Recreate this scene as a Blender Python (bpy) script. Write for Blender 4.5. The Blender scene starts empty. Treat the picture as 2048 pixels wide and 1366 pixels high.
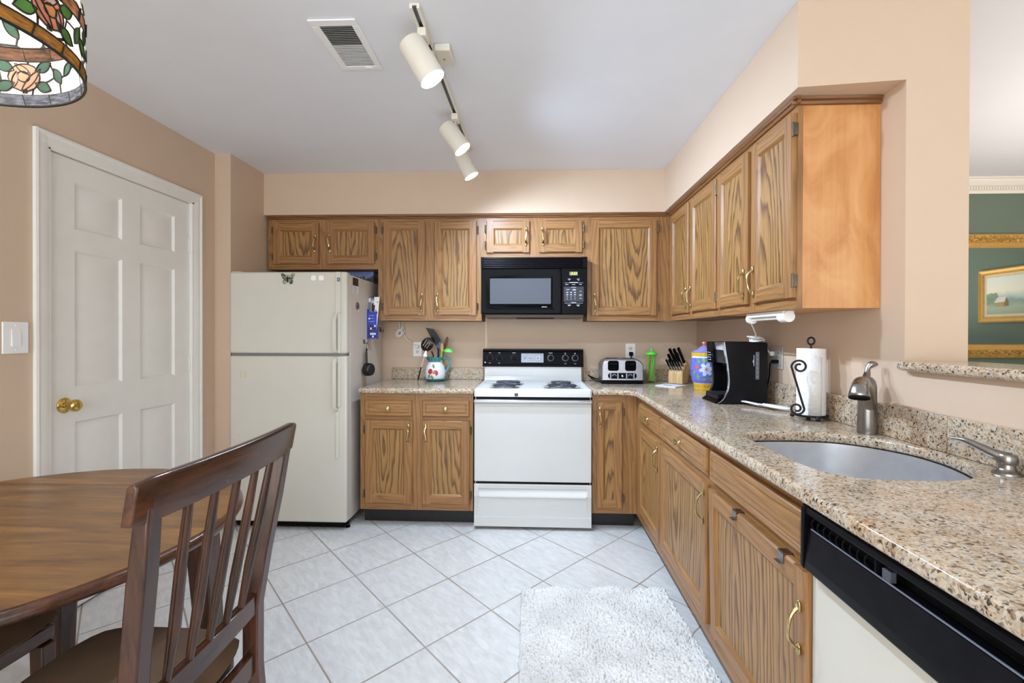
import bpy, bmesh, math, random
from math import sin, cos, pi, radians, sqrt, atan2
from mathutils import Vector, Matrix, Euler
import numpy as np

random.seed(7)
S = bpy.context.scene
COL = S.collection

# ---------------------------------------------------------------- camera
cam_d = bpy.data.cameras.new('camera')
cam = bpy.data.objects.new('camera', cam_d)
COL.objects.link(cam)
cam.location = (0.0, 0.0, 1.2654)
cam.rotation_euler = (Matrix.Rotation(0.0436, 3, 'Z') @ Matrix.Rotation(pi / 2 - 0.0046, 3, 'X') @ Matrix.Rotation(0.0025, 3, 'Z')).to_euler()
cam_d.sensor_fit = 'HORIZONTAL'
cam_d.sensor_width = 36.0
cam_d.lens = 965.56 / 2048 * 36.0
cam_d.shift_y = -(683 - 673.8) / 2048
cam_d.clip_start = 0.02
S.camera = cam

# ---------------------------------------------------------------- view and light
S.view_settings.view_transform = 'Standard'
S.view_settings.look = 'None'
S.view_settings.exposure = 0.0
S.view_settings.gamma = 1.0
S.view_settings.use_curve_mapping = False

world = bpy.data.worlds.new('daylight')
S.world = world
world.use_nodes = True
bg = world.node_tree.nodes['Background']
bg.inputs[0].default_value = (0.92, 0.97, 1.0, 1)
bg.inputs[1].default_value = 1.4


def area_light(name, loc, target, size, size_y, power, col):
    d = bpy.data.lights.new(name, 'AREA')
    d.shape = 'RECTANGLE'
    d.size, d.size_y = size, size_y
    d.energy = power
    d.color = col
    o = bpy.data.objects.new(name, d)
    COL.objects.link(o)
    o.location = loc
    o.rotation_euler = (Vector(target) - Vector(loc)).to_track_quat('-Z', 'Y').to_euler()
    return o


# daylight from the glazed wall of the breakfast area behind the camera
area_light('window_daylight', (-1.0, -1.9, 1.35), (-0.4, 3.0, 1.1), 3.0, 2.0, 82, (0.90, 0.97, 1.0))
# unseen panel added under the ceiling behind the camera as extra fill
area_light('ceiling_fill_panel', (-0.3, -0.4, 2.40), (-0.3, 0.2, 0.0), 0.9, 0.9, 5, (1.0, 0.98, 0.95))
# unseen upward panel standing in for the dining room's warm lamp
area_light('dining_upward_fill', (3.2, 2.0, 1.25), (3.2, 2.0, 3.0), 1.6, 1.6, 31, (1.0, 0.89, 0.81))
area_light('dining_rear_fill', (3.0, -1.9, 1.4), (3.0, 3.0, 1.3), 2.2, 1.8, 20, (1.0, 0.92, 0.84))  # unseen warm panel filling the dining side from behind the camera

SPOT_COL = (0.61, 0.78, 1.0)
SPOT_STRENGTH = 110.0
SPOT_POWER = 80.0


# ---------------------------------------------------------------- helpers
def lin(c):
    return tuple(((x / 255) / 12.92 if x / 255 <= 0.04045 else ((x / 255 + 0.055) / 1.055) ** 2.4) for x in c) + (1.0,)


class MB:
    """collects geometry that becomes one mesh"""

    def __init__(s):
        s.v, s.f, s.m = [], [], []

    def add(s, vs, fs, mi=0):
        b = len(s.v)
        s.v += [tuple(v) for v in vs]
        s.f += [[b + i for i in f] for f in fs]
        s.m += [mi] * len(fs)
        return s

    def box(s, x0, x1, y0, y1, z0, z1, mi=0):
        vs = [(x, y, z) for z in (z0, z1) for y in (y0, y1) for x in (x0, x1)]
        return s.add(vs, [(0, 2, 3, 1), (4, 5, 7, 6), (0, 1, 5, 4), (2, 6, 7, 3), (0, 4, 6, 2), (1, 3, 7, 5)], mi)

    def hexa(s, bottom, top, mi=0):
        """four bottom corners and four top corners, same order"""
        return s.add(list(bottom) + list(top), [(3, 2, 1, 0), (4, 5, 6, 7), (0, 1, 5, 4), (1, 2, 6, 5), (2, 3, 7, 6), (3, 0, 4, 7)], mi)

    def prism(s, poly, axis, a0, a1, mi=0):
        """poly in the two other axes (in x,y,z order), extruded along axis"""
        def P(p, a):
            if axis == 'x':
                return (a, p[0], p[1])
            if axis == 'y':
                return (p[0], a, p[1])
            return (p[0], p[1], a)
        n = len(poly)
        vs = [P(p, a0) for p in poly] + [P(p, a1) for p in poly]
        fs = [list(range(n))[::-1], list(range(n, 2 * n))] + [(i, (i + 1) % n, n + (i + 1) % n, n + i) for i in range(n)]
        return s.add(vs, fs, mi)

    def lathe(s, prof, seg=32, c=(0, 0, 0), mi=0, axis=(0, 0, 1), mis=None):
        """prof: (r, h) pairs turned around axis through c"""
        q = Vector((0, 0, 1)).rotation_difference(Vector(axis).normalized())
        c = Vector(c)
        b = len(s.v)
        rings = []
        for r, h in prof:
            if r < 1e-6:
                rings.append([len(s.v)])
                s.v.append(tuple(c + q @ Vector((0, 0, h))))
            else:
                rings.append(list(range(len(s.v), len(s.v) + seg)))
                for k in range(seg):
                    a = 2 * pi * k / seg
                    s.v.append(tuple(c + q @ Vector((r * cos(a), r * sin(a), h))))
        for j in range(len(rings) - 1):
            A, B = rings[j], rings[j + 1]
            m = mis[j] if mis else mi
            for k in range(seg):
                k2 = (k + 1) % seg
                if len(A) == 1 and len(B) == 1:
                    continue
                if len(A) == 1:
                    f = [A[0], B[k2], B[k]]
                elif len(B) == 1:
                    f = [A[k], A[k2], B[0]]
                else:
                    f = [A[k], A[k2], B[k2], B[k]]
                s.f.append(f)
                s.m.append(m)
        return s

    def tube(s, pts, r, seg=8, mi=0, flat=None, closed=False):
        """swept circle; r number or list; flat: (nx factor, ny factor)"""
        pts = [Vector(p) for p in pts]
        n = len(pts)
        rs = r if isinstance(r, (list, tuple)) else [r] * n
        b = len(s.v)
        up = None
        for i, p in enumerate(pts):
            if closed:
                t = (pts[(i + 1) % n] - pts[i - 1]).normalized()
            else:
                t = (pts[min(i + 1, n - 1)] - pts[max(i - 1, 0)]).normalized()
            if up is None:
                up = Vector((0, 0, 1)) if abs(t.z) < 0.9 else Vector((1, 0, 0))
            u = (up - t * up.dot(t)).normalized()
            w = t.cross(u)
            up = u
            for k in range(seg):
                a = 2 * pi * k / seg
                fu, fw = flat if flat else (1, 1)
                s.v.append(tuple(p + u * (cos(a) * rs[i] * fu) + w * (sin(a) * rs[i] * fw)))
        m = n if closed else n - 1
        for i in range(m):
            i2 = (i + 1) % n
            for k in range(seg):
                k2 = (k + 1) % seg
                s.f.append([b + i * seg + k, b + i * seg + k2, b + i2 * seg + k2, b + i2 * seg + k])
                s.m.append(mi)
        if not closed:
            s.f.append([b + k for k in range(seg)][::-1])
            s.m.append(mi)
            s.f.append([b + (n - 1) * seg + k for k in range(seg)])
            s.m.append(mi)
        return s

    def ball(s, c, r, seg=16, sc=(1, 1, 1), mi=0):
        n = seg // 2
        b0 = len(s.v)
        s.lathe([(r * sin(pi * i / n), -r * cos(pi * i / n)) for i in range(n + 1)], seg, (0, 0, 0), mi)
        for i in range(b0, len(s.v)):
            v = s.v[i]
            s.v[i] = (c[0] + v[0] * sc[0], c[1] + v[1] * sc[1], c[2] + v[2] * sc[2])
        return s

    def xf(s, M, start=0):
        for i in range(start, len(s.v)):
            s.v[i] = tuple(M @ Vector(s.v[i]))
        return s


def wmat(o):
    m = Matrix.LocRotScale(o.location, o.rotation_euler, o.scale)
    return wmat(o.parent) @ m if o.parent else m


def build(name, mb, mat, parent=None, bevel=0.0, seg=2, smooth=38, loc=(0, 0, 0), rot=(0, 0, 0), world=False, kind=None, label=None, weld=False):
    """one mesh object.  world=True: the vertices are in world space"""
    me = bpy.data.meshes.new(name)
    me.from_pydata(mb.v, [], mb.f)
    mats = mat if isinstance(mat, (list, tuple)) else [mat]
    for m in mats:
        me.materials.append(m)
    if len(mats) > 1:
        me.polygons.foreach_set('material_index', mb.m)
    bm = bmesh.new()
    bm.from_mesh(me)
    if weld:
        bmesh.ops.remove_doubles(bm, verts=bm.verts, dist=1e-5)
    bmesh.ops.recalc_face_normals(bm, faces=bm.faces)
    bm.to_mesh(me)
    bm.free()
    if smooth:
        me.polygons.foreach_set('use_smooth', [True] * len(me.polygons))
        me.set_sharp_from_angle(angle=radians(smooth))
    o = bpy.data.objects.new(name, me)
    COL.objects.link(o)
    o.location = loc
    o.rotation_euler = rot
    if parent:
        o.parent = parent
    if world:
        me.transform(wmat(o).inverted())
    if bevel:
        b = o.modifiers.new('edge', 'BEVEL')
        b.width, b.segments, b.limit_method, b.angle_limit = bevel, seg, 'ANGLE', radians(40)
    if kind:
        o['kind'] = kind
    if label:
        o['label'] = label
    return o


def tag(o, label, cat, group=None):
    o['label'] = label
    o['category'] = cat
    if group:
        o['group'] = group
    return o


def thing(name, label, cat, loc=(0, 0, 0), rz=0.0, group=None):
    o = bpy.data.objects.new(name, None)
    COL.objects.link(o)
    o.empty_display_size = 0.05
    o.location = loc
    o.rotation_euler = (0, 0, rz)
    return tag(o, label, cat, group)


def single(name, mb, mat, label, cat, loc=(0, 0, 0), group=None, **k):
    """a thing that is one mesh; vertices in world space, origin moved to loc"""
    return tag(build(name, mb, mat, loc=loc, world=True, **k), label, cat, group)


def struct(name, mb, mat, **k):
    return build(name, mb, mat, kind='structure', **k)


def arc(c, r, a0, a1, n, plane='xz', ry=None):
    out = []
    for i in range(n + 1):
        a = radians(a0 + (a1 - a0) * i / n)
        p, q = r * cos(a), (ry or r) * sin(a)
        if plane == 'xz':
            out.append((c[0] + p, c[1], c[2] + q))
        elif plane == 'yz':
            out.append((c[0], c[1] + p, c[2] + q))
        else:
            out.append((c[0] + p, c[1] + q, c[2]))
    return out


def spline(pts, n=8):
    """catmull-rom through pts"""
    P = [Vector(p) for p in pts]
    P = [P[0] * 2 - P[1]] + P + [P[-1] * 2 - P[-2]]
    out = []
    for i in range(1, len(P) - 2):
        for k in range(n):
            t = k / n
            a, b, c, d = P[i - 1], P[i], P[i + 1], P[i + 2]
            out.append(0.5 * ((2 * b) + (c - a) * t + (2 * a - 5 * b + 4 * c - d) * t * t + (3 * b - a - 3 * c + d) * t ** 3))
    out.append(P[-2])
    return out


def rrect(x0, x1, y0, y1, r, n=5):
    out = []
    for cx, cy, a in ((x1 - r, y1 - r, 0), (x0 + r, y1 - r, 90), (x0 + r, y0 + r, 180), (x1 - r, y0 + r, 270)):
        for i in range(n + 1):
            t = radians(a + 90 * i / n)
            out.append((cx + r * cos(t), cy + r * sin(t)))
    return out


def text_mesh(name, body, mat, parent, size, loc, rot, depth=0.0006, shear=0.0):
    c = bpy.data.curves.new(name, 'FONT')
    c.body = body
    c.size = size
    c.extrude = depth
    c.shear = shear
    c.align_x = 'CENTER'
    c.align_y = 'CENTER'
    t = bpy.data.objects.new(name + '_src', c)
    COL.objects.link(t)
    bpy.context.view_layer.update()
    dg = bpy.context.evaluated_depsgraph_get()
    me = bpy.data.meshes.new_from_object(t.evaluated_get(dg))
    bpy.data.objects.remove(t)
    bpy.data.curves.remove(c)
    me.name = name
    me.materials.clear()
    me.materials.append(mat)
    o = bpy.data.objects.new(name, me)
    COL.objects.link(o)
    o.parent = parent
    o.location = loc
    o.rotation_euler = rot
    return o


def slab(outer, holes, z0, z1, bevel):
    """flat slab with holes and rounded rims as an MB"""
    c = bpy.data.curves.new('slab_src', 'CURVE')
    c.dimensions = '2D'
    c.fill_mode = 'BOTH'
    c.extrude = (z1 - z0) / 2 - bevel
    c.bevel_depth = bevel
    c.bevel_resolution = 3
    c.offset = -bevel
    for k, pts in enumerate([outer] + holes):
        sp = c.splines.new('POLY')
        sp.points.add(len(pts) - 1)
        for p, q in zip(sp.points, pts):
            p.co = (q[0], q[1], 0, 1)
        sp.use_cyclic_u = True
    t = bpy.data.objects.new('slab_src', c)
    COL.objects.link(t)
    bpy.context.view_layer.update()
    dg = bpy.context.evaluated_depsgraph_get()
    me = bpy.data.meshes.new_from_object(t.evaluated_get(dg))
    mb = MB()
    zc = (z0 + z1) / 2
    mb.add([(v.co.x, v.co.y, v.co.z + zc) for v in me.vertices], [list(p.vertices) for p in me.polygons])
    bpy.data.objects.remove(t)
    bpy.data.curves.remove(c)
    bpy.data.meshes.remove(me)
    return mb


# ---------------------------------------------------------------- materials
class NT:
    def __init__(s, name):
        s.m = bpy.data.materials.new(name)
        s.m.use_nodes = True
        s.t = s.m.node_tree
        s.b = s.t.nodes['Principled BSDF']

    def n(s, typ, ins=None, **props):
        nd = s.t.nodes.new(typ)
        for k, v in props.items():
            setattr(nd, k, v)
        for k, v in (ins or {}).items():
            s.put(nd.inputs[k], v)
        return nd

    def put(s, sock, v):
        if isinstance(v, bpy.types.NodeSocket):
            s.t.links.new(v, sock)
        elif isinstance(v, bpy.types.Node):
            s.t.links.new(v.outputs[0], sock)
        else:
            sock.default_value = v

    def math(s, op, a, b=0.0, c=None):
        nd = s.n('ShaderNodeMath', {0: a, 1: b}, operation=op)
        if c is not None:
            s.put(nd.inputs[2], c)
        return nd.outputs[0]

    def vmul(s, v, k):
        return s.n('ShaderNodeVectorMath', {0: v, 1: k}, operation='MULTIPLY').outputs[0]

    def vadd(s, v, k):
        return s.n('ShaderNodeVectorMath', {0: v, 1: k}, operation='ADD').outputs[0]

    def ramp(s, fac, stops, interp='LINEAR'):
        nd = s.n('ShaderNodeValToRGB', {0: fac})
        cr = nd.color_ramp
        cr.interpolation = interp
        while len(cr.elements) < len(stops):
            cr.elements.new(0.5)
        for e, (p, c) in zip(cr.elements, stops):
            e.position = p
            e.color = c if len(c) == 4 else tuple(c) + (1,)
        return nd.outputs[0]

    def mix(s, fac, a, b, mode='MIX'):
        nd = s.n('ShaderNodeMix', data_type='RGBA', blend_type=mode)
        s.put(nd.inputs[0], fac)
        s.put(nd.inputs[6], a)
        s.put(nd.inputs[7], b)
        return nd.outputs[2]

    def noise(s, vec, scale, detail=2.0, rough=0.5, dist=0.0):
        return s.n('ShaderNodeTexNoise', {'Vector': vec, 'Scale': scale, 'Detail': detail, 'Roughness': rough, 'Distortion': dist}).outputs[0]

    def coord(s, kind='Object'):
        return s.n('ShaderNodeTexCoord').outputs[kind]

    def bump(s, h, strength=0.2, dist=0.01):
        s.put(s.b.inputs['Normal'], s.n('ShaderNodeBump', {'Height': h, 'Strength': strength, 'Distance': dist}).outputs[0])

    def fin(s, col=None, rough=None, metal=None, **k):
        if col is not None:
            s.put(s.b.inputs['Base Color'], col)
        if rough is not None:
            s.put(s.b.inputs['Roughness'], rough)
        if metal is not None:
            s.put(s.b.inputs['Metallic'], metal)
        for a, v in k.items():
            s.put(s.b.inputs[a.replace('_', ' ')], v)
        return s.m


def plain(name, rgb, rough=0.5, metal=0.0, var=0.04, scale=30.0, **k):
    """one colour with a faint mottling"""
    t = NT(name)
    c = lin(rgb)
    n = t.noise(t.coord(), scale, 2.0)
    col = t.ramp(n, [(0.3, tuple(x * (1 - var) for x in c[:3])), (0.7, tuple(min(1, x * (1 + var)) for x in c[:3]))])
    return t.fin(col, rough, metal, **k)


def oak(name, light, dark, axis='z', rough=0.38, figure=1.0):
    t = NT(name)
    r = t.n('ShaderNodeObjectInfo').outputs['Random']
    off = t.n('ShaderNodeCombineXYZ', {0: t.math('MULTIPLY', r, 3.7), 1: t.math('MULTIPLY', r, 5.1), 2: t.math('MULTIPLY', r, 9.3)}).outputs[0]
    p = t.coord()
    sh = t.n('ShaderNodeCombineXYZ', {0: t.math('MULTIPLY_ADD', r, 0.24, -0.12), 1: 0.0, 2: t.math('MULTIPLY_ADD', t.math('FRACT', t.math('MULTIPLY', r, 7.0)), 1.0, -0.5)}).outputs[0]
    ps = t.vadd(p, sh)
    k = {'z': (5.0, 0.6, 0.72), 'x': (0.72, 0.6, 5.0), 'y': (0.6, 0.72, 5.0)}[axis]
    f = {'z': (140, 140, 5.0), 'x': (5.0, 140, 140), 'y': (140, 5.0, 140)}[axis]
    q = t.vmul(ps, k)
    warp = t.noise(t.vadd(t.vmul(p, tuple(x * 0.9 for x in k)), off), 2.6, 3.0, 0.55)
    wv = t.n('ShaderNodeTexWave', {'Vector': q, 'Scale': 2.6, 'Distortion': 0.0}, wave_type='RINGS', rings_direction='SPHERICAL' if axis == 'y' else 'Y', wave_profile='SAW')
    # rings pushed around by noise give the cathedral figure
    t.put(wv.inputs['Phase Offset'], t.math('MULTIPLY', warp, 24.0))
    ringc = t.ramp(wv.outputs[1], [(0.0, (0.0,) * 3), (0.45, (0.10 * figure,) * 3), (0.84, (0.95 * figure,) * 3), (1.0, (0.15,) * 3)])
    pore = t.noise(t.vadd(t.vmul(p, f), off), 1.0, 2.0, 0.6)
    porec = t.ramp(pore, [(0.40, (1, 1, 1)), (0.62, (0, 0, 0))])
    broad = t.noise(t.vadd(t.vmul(p, tuple(x * 0.8 for x in k)), off), 1.4, 2.0)
    L, D = lin(light), lin(dark)
    col = t.mix(ringc, L, D)
    col = t.mix(t.math('MULTIPLY', porec, 0.22), col, tuple(x * 0.45 for x in D[:3]) + (1,))
    col = t.mix(t.math('MULTIPLY', broad, 0.35), col, t.mix(1.0, col, (0.72, 0.66, 0.60, 1), 'MULTIPLY'))
    t.bump(porec, 0.12, 0.002)
    return t.fin(col, rough, 0.0)


OAK_V = oak('oak_vertical_grain', (166, 119, 70), (104, 68, 36), 'z', figure=0.5)
OAK_H = oak('oak_horizontal_grain', (168, 121, 71), (104, 68, 36), 'x', figure=0.5)
OAK_PANEL = oak('oak_panel_figure', (174, 130, 76), (92, 60, 30), 'z', figure=1.0)
_t = NT('stained_birch_veneer')
_p = _t.coord()
_n = _t.noise(_t.vmul(_p, (7, 7, 3.2)), 1.0, 4.0, 0.6, 1.2)
_m = _t.noise(_t.vmul(_p, (60, 60, 3)), 1.0, 2.0)
_f = _t.math('ADD', _t.math('MULTIPLY', _n, 0.8), _t.math('MULTIPLY', _m, 0.2))
BIRCH = _t.fin(_t.ramp(_f, [(0.3, lin((186, 122, 66))), (0.5, lin((206, 146, 88))), (0.7, lin((218, 164, 108)))]), 0.34)
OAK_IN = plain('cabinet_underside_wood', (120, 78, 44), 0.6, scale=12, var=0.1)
OAK_CROWN = oak('dark_oak_moulding', (140, 92, 50), (86, 52, 24), 'x', figure=0.6)
BLACK_KICK = plain('black_vinyl_kick', (22, 22, 24), 0.5, var=0.3)

PEACH = plain('peach_wall_paint', (208, 183, 159), 0.55, var=0.012, scale=9)
CEIL = plain('white_ceiling_paint', (232, 233, 238), 0.8, var=0.01, scale=6)
GREEN = plain('green_wall_paint', (104, 118, 102), 0.7, var=0.03, scale=5)
TRIM = plain('white_trim_paint', (236, 233, 226), 0.35, var=0.015, scale=14)
CREAM_TRIM = plain('cream_crown_paint', (236, 228, 216), 0.5, var=0.01)
FRIDGE_M = plain('almond_enamel', (209, 204, 192), 0.38, var=0.01, scale=12)
FRIDGE_SIDE = plain('almond_textured_enamel', (212, 200, 188), 0.45, var=0.02, scale=160)
ENAMEL = plain('white_enamel', (208, 207, 204), 0.22, var=0.008, scale=8)
BLACK = plain('black_plastic', (10, 10, 13), 0.32, var=0.15, Specular_IOR_Level=0.08)
BLACK_GLOSS = plain('black_glossy_panel', (6, 6, 8), 0.08, var=0.1, Specular_IOR_Level=0.05)
BLACK_MATTE = plain('black_matte_plastic', (14, 14, 17), 0.5, var=0.15, Specular_IOR_Level=0.12)
CHROME = plain('chrome', (220, 222, 226), 0.12, 1.0, var=0.01)
BRASS = plain('polished_brass', (208, 172, 96), 0.18, 1.0, var=0.04)
ANTIQUE = plain('antique_brass', (196, 178, 128), 0.30, 1.0, var=0.15, scale=60)
BRONZE = plain('dark_bronze_hinge', (96, 84, 68), 0.4, 0.6, var=0.2)
NICKEL = plain('brushed_nickel', (150, 146, 142), 0.28, 1.0, var=0.05, scale=40)
STEEL = plain('brushed_steel', (206, 206, 208), 0.42, 0.85, var=0.05, scale=20)
IRON = plain('black_wrought_iron', (26, 25, 26), 0.45, 0.3, var=0.2)
WHITE_PL = plain('white_plastic', (244, 243, 242), 0.4, var=0.01)
WHITE_CORD = plain('white_cord_plastic', (236, 232, 224), 0.5, var=0.02)
IVORY = plain('ivory_plastic', (226, 214, 178), 0.4, var=0.02)
GREY_TXT = plain('pale_grey_print', (190, 196, 208), 0.5)
PAPER = plain('white_paper', (236, 236, 236), 0.7, var=0.01)
SPOT_WHITE = plain('ivory_lamp_enamel', (226, 220, 206), 0.4, var=0.03, scale=8)
TRACK_DARK = plain('dark_track_slot', (84, 92, 108), 0.35, 0.6)


def granite(name):
    t = NT(name)
    p = t.coord()
    pw = t.vadd(p, t.vmul(t.n('ShaderNodeTexNoise', {'Vector': p, 'Scale': 70.0, 'Detail': 2.0}).outputs[1], (0.014, 0.014, 0.014)))
    v = t.n('ShaderNodeTexVoronoi', {'Vector': pw, 'Scale': 200.0, 'Randomness': 1.0})
    cell = t.n('ShaderNodeSeparateColor', {0: v.outputs['Color']}).outputs[0]
    base = t.ramp(cell, [(0.0, lin((50, 44, 42))), (0.08, lin((100, 84, 70))), (0.15, lin((160, 138, 116))), (0.35, lin((192, 172, 148))), (0.6, lin((204, 192, 174))), (0.85, lin((208, 205, 200))), (1.0, lin((168, 168, 170)))])
    big = t.noise(p, 6.0, 3.0, 0.6)
    zone = t.ramp(big, [(0.36, lin((248, 240, 226))), (0.5, lin((240, 232, 220))), (0.66, lin((234, 210, 182)))])
    col = t.mix(1.0, base, zone, 'MULTIPLY')
    soft = t.noise(p, 42.0, 3.0, 0.6)
    col = t.mix(t.math('MULTIPLY', t.ramp(soft, [(0.50, (0, 0, 0)), (0.66, (1, 1, 1))]), 0.45), col, lin((216, 196, 168)))
    f2 = t.noise(p, 60.0, 2.0, 0.55)
    col = t.mix(t.math('MULTIPLY', t.ramp(f2, [(0.63, (0, 0, 0)), (0.69, (1, 1, 1))]), 0.5), col, lin((132, 98, 66)))
    f1 = t.noise(t.vadd(p, (3.1, 1.7, 0.4)), 110.0, 3.0, 0.6)
    col = t.mix(t.math('MULTIPLY', t.ramp(f1, [(0.615, (0, 0, 0)), (0.66, (1, 1, 1))]), 0.85), col, lin((52, 46, 44)))
    return t.fin(col, 0.13, 0.0)


GRANITE = granite('speckled_granite')


def floor_tile():
    t = NT('white_ceramic_floor_tile')
    p = t.coord()
    a, b, o = (0.2475, -0.2775), (0.2435, 0.2745), (-0.927, 2.485)
    det = a[0] * b[1] - a[1] * b[0]
    sp = t.n('ShaderNodeSeparateXYZ', {0: p})
    x = t.math('SUBTRACT', sp.outputs[0], o[0])
    y = t.math('SUBTRACT', sp.outputs[1], o[1])
    u = t.math('ADD', t.math('MULTIPLY', x, b[1] / det), t.math('MULTIPLY', y, -b[0] / det))
    v = t.math('ADD', t.math('MULTIPLY', x, -a[1] / det), t.math('MULTIPLY', y, a[0] / det))
    fu, fv = t.math('FRACT', u), t.math('FRACT', v)
    e = t.math('MINIMUM', t.math('MINIMUM', fu, t.math('SUBTRACT', 1.0, fu)), t.math('MINIMUM', fv, t.math('SUBTRACT', 1.0, fv)))
    grout = t.ramp(e, [(0.0085, (1, 1, 1)), (0.0115, (0, 0, 0))])
    idv = t.n('ShaderNodeCombineXYZ', {0: t.math('FLOOR', u), 1: t.math('FLOOR', v), 2: 0.0}).outputs[0]
    rnd = t.n('ShaderNodeTexWhiteNoise', {'Vector': idv}, noise_dimensions='2D').outputs[0]
    uv = t.n('ShaderNodeCombineXYZ', {0: t.math('MULTIPLY', u, 3.0), 1: t.math('MULTIPLY', v, 9.0), 2: t.math('MULTIPLY', rnd, 30.0)}).outputs[0]
    st = t.noise(uv, 1.5, 4.0, 0.6, 0.6)
    col = t.ramp(st, [(0.3, lin((200, 197, 193))), (0.7, lin((220, 218, 215)))])
    col = t.mix(t.math('MULTIPLY', rnd, 0.10), col, lin((196, 192, 190)))
    dirt = t.noise(p, 3.0, 3.0)
    gcol = t.ramp(dirt, [(0.3, lin((142, 126, 112))), (0.7, lin((168, 156, 146)))])
    col = t.mix(grout, col, gcol)
    t.bump(t.math('SUBTRACT', 1.0, grout), 0.4, 0.002)
    return t.fin(col, t.math('MULTIPLY_ADD', grout, 0.5, 0.22), 0.0)


FLOOR = floor_tile()


def dark_wood(name, light, dark, axis='x', rough=0.22, sc=1.0):
    t = NT(name)
    r = t.n('ShaderNodeObjectInfo').outputs['Random']
    off = t.n('ShaderNodeCombineXYZ', {0: t.math('MULTIPLY', r, 7.7), 1: t.math('MULTIPLY', r, 3.1), 2: t.math('MULTIPLY', r, 5.3)}).outputs[0]
    p = t.vadd(t.coord(), off)
    k = {'x': (2.2, 16, 16), 'y': (16, 2.2, 16), 'z': (16, 16, 2.2)}[axis]
    n1 = t.noise(t.vmul(p, tuple(q * sc for q in k)), 1.0, 5.0, 0.6, 0.8)
    n2 = t.noise(t.vmul(p, tuple(q * 6 * sc for q in k)), 1.0, 2.0, 0.6)
    n = t.math('ADD', t.math('MULTIPLY', n1, 0.75), t.math('MULTIPLY', n2, 0.25))
    col = t.ramp(n, [(0.34, lin(dark)), (0.52, tuple((a + b) / 2 for a, b in zip(lin(light), lin(dark)))[:3]), (0.66, lin(light))])
    return t.fin(col, rough, 0.0)


TABLE_TOP_M = dark_wood('walnut_table_veneer', (150, 104, 50), (78, 50, 24), 'x', 0.32)
MAHOGANY = dark_wood('red_brown_chair_wood', (92, 56, 38), (34, 20, 15), 'y', 0.20)
MAHOGANY_Z = dark_wood('red_brown_chair_wood_upright', (88, 53, 36), (36, 22, 16), 'z', 0.22)
SUEDE = plain('brown_suede_cushion', (92, 70, 50), 0.95, var=0.12, scale=14)
# ================================================================ the room
CZ = 2.44
YB = 3.797
XR = 1.265
XL = -2.078

struct('floor', MB().box(-2.3, 4.6, -2.0, 4.0, -0.06, 0.0), FLOOR, smooth=0)
struct('ceiling', MB().box(-2.3, 4.6, -2.0, 4.0, CZ, CZ + 0.06), CEIL, smooth=0)

# left wall with the door opening
w = MB()
w.box(-2.28, XL, -2.0, 1.985, 0, CZ)
w.box(-2.28, XL, 2.853, 3.068, 0, CZ)
w.box(-2.28, XL, 1.985, 2.853, 2.060, CZ)
struct('wall_left', w, PEACH, smooth=0)
struct('wall_alcove', MB().box(-2.28, -1.972, 3.068, YB, 0, CZ), PEACH, smooth=0)
struct('wall_back', MB().box(-2.28, XR, YB, 3.95, 0, CZ), PEACH, smooth=0)
struct('wall_right', MB().prism([(XR, 1.7015), (1.4533, 1.6796), (1.4533, 3.95), (XR, 3.95)], 'z', 0, CZ), PEACH, smooth=0)
struct('wall_half', MB().prism([(XR, 0.10), (1.42, 0.10), (1.42, 1.6834), (XR, 1.7014)], 'z', 0, 1.147), PEACH, smooth=0)
struct('wall_dining', MB().box(1.4537, 4.6, YB, 3.95, 0, CZ), GREEN, smooth=0)
struct('wall_dining_right', MB().box(4.45, 4.6, -2.0, YB - 0.001, 0, CZ), GREEN, smooth=0)

# soffits above the upper cabinets
struct('wall_soffit_back', MB().box(-1.972, XR - 0.001, 3.457, YB - 0.001, 2.136, CZ - 0.0005), PEACH, smooth=0)
sf = MB()
sf.hexa([(0.926, 1.740, 2.136), (XR, 1.7015, 2.136), (XR - 0.0005, 3.4565, 2.136), (0.926, 3.4565, 2.136)],
        [(0.926, 1.740, CZ - 0.0005), (XR, 1.7015, CZ - 0.0005), (XR - 0.0005, 3.4565, CZ - 0.0005), (0.926, 3.4565, CZ - 0.0005)])
struct('wall_soffit_right', sf, PEACH, smooth=0)

# crown moulding in the dining room
cr = MB()
prof = [(YB - 0.001, 2.335), (YB - 0.014, 2.335), (YB - 0.018, 2.352), (YB - 0.03, 2.358), (YB - 0.034, 2.378), (YB - 0.052, 2.385), (YB - 0.075, 2.412), (YB - 0.08, 2.425), (YB - 0.092, 2.428), (YB - 0.092, CZ - 0.001), (YB - 0.001, CZ - 0.001)]
cr.prism(prof, 'x', 1.473, 4.449)
for k in range(130):
    x = 1.9 + k * 0.0195
    cr.box(x, x + 0.011, YB - 0.042, YB - 0.030, 2.360, 2.376)
struct('trim_1', cr, CREAM_TRIM, smooth=0)

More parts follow.
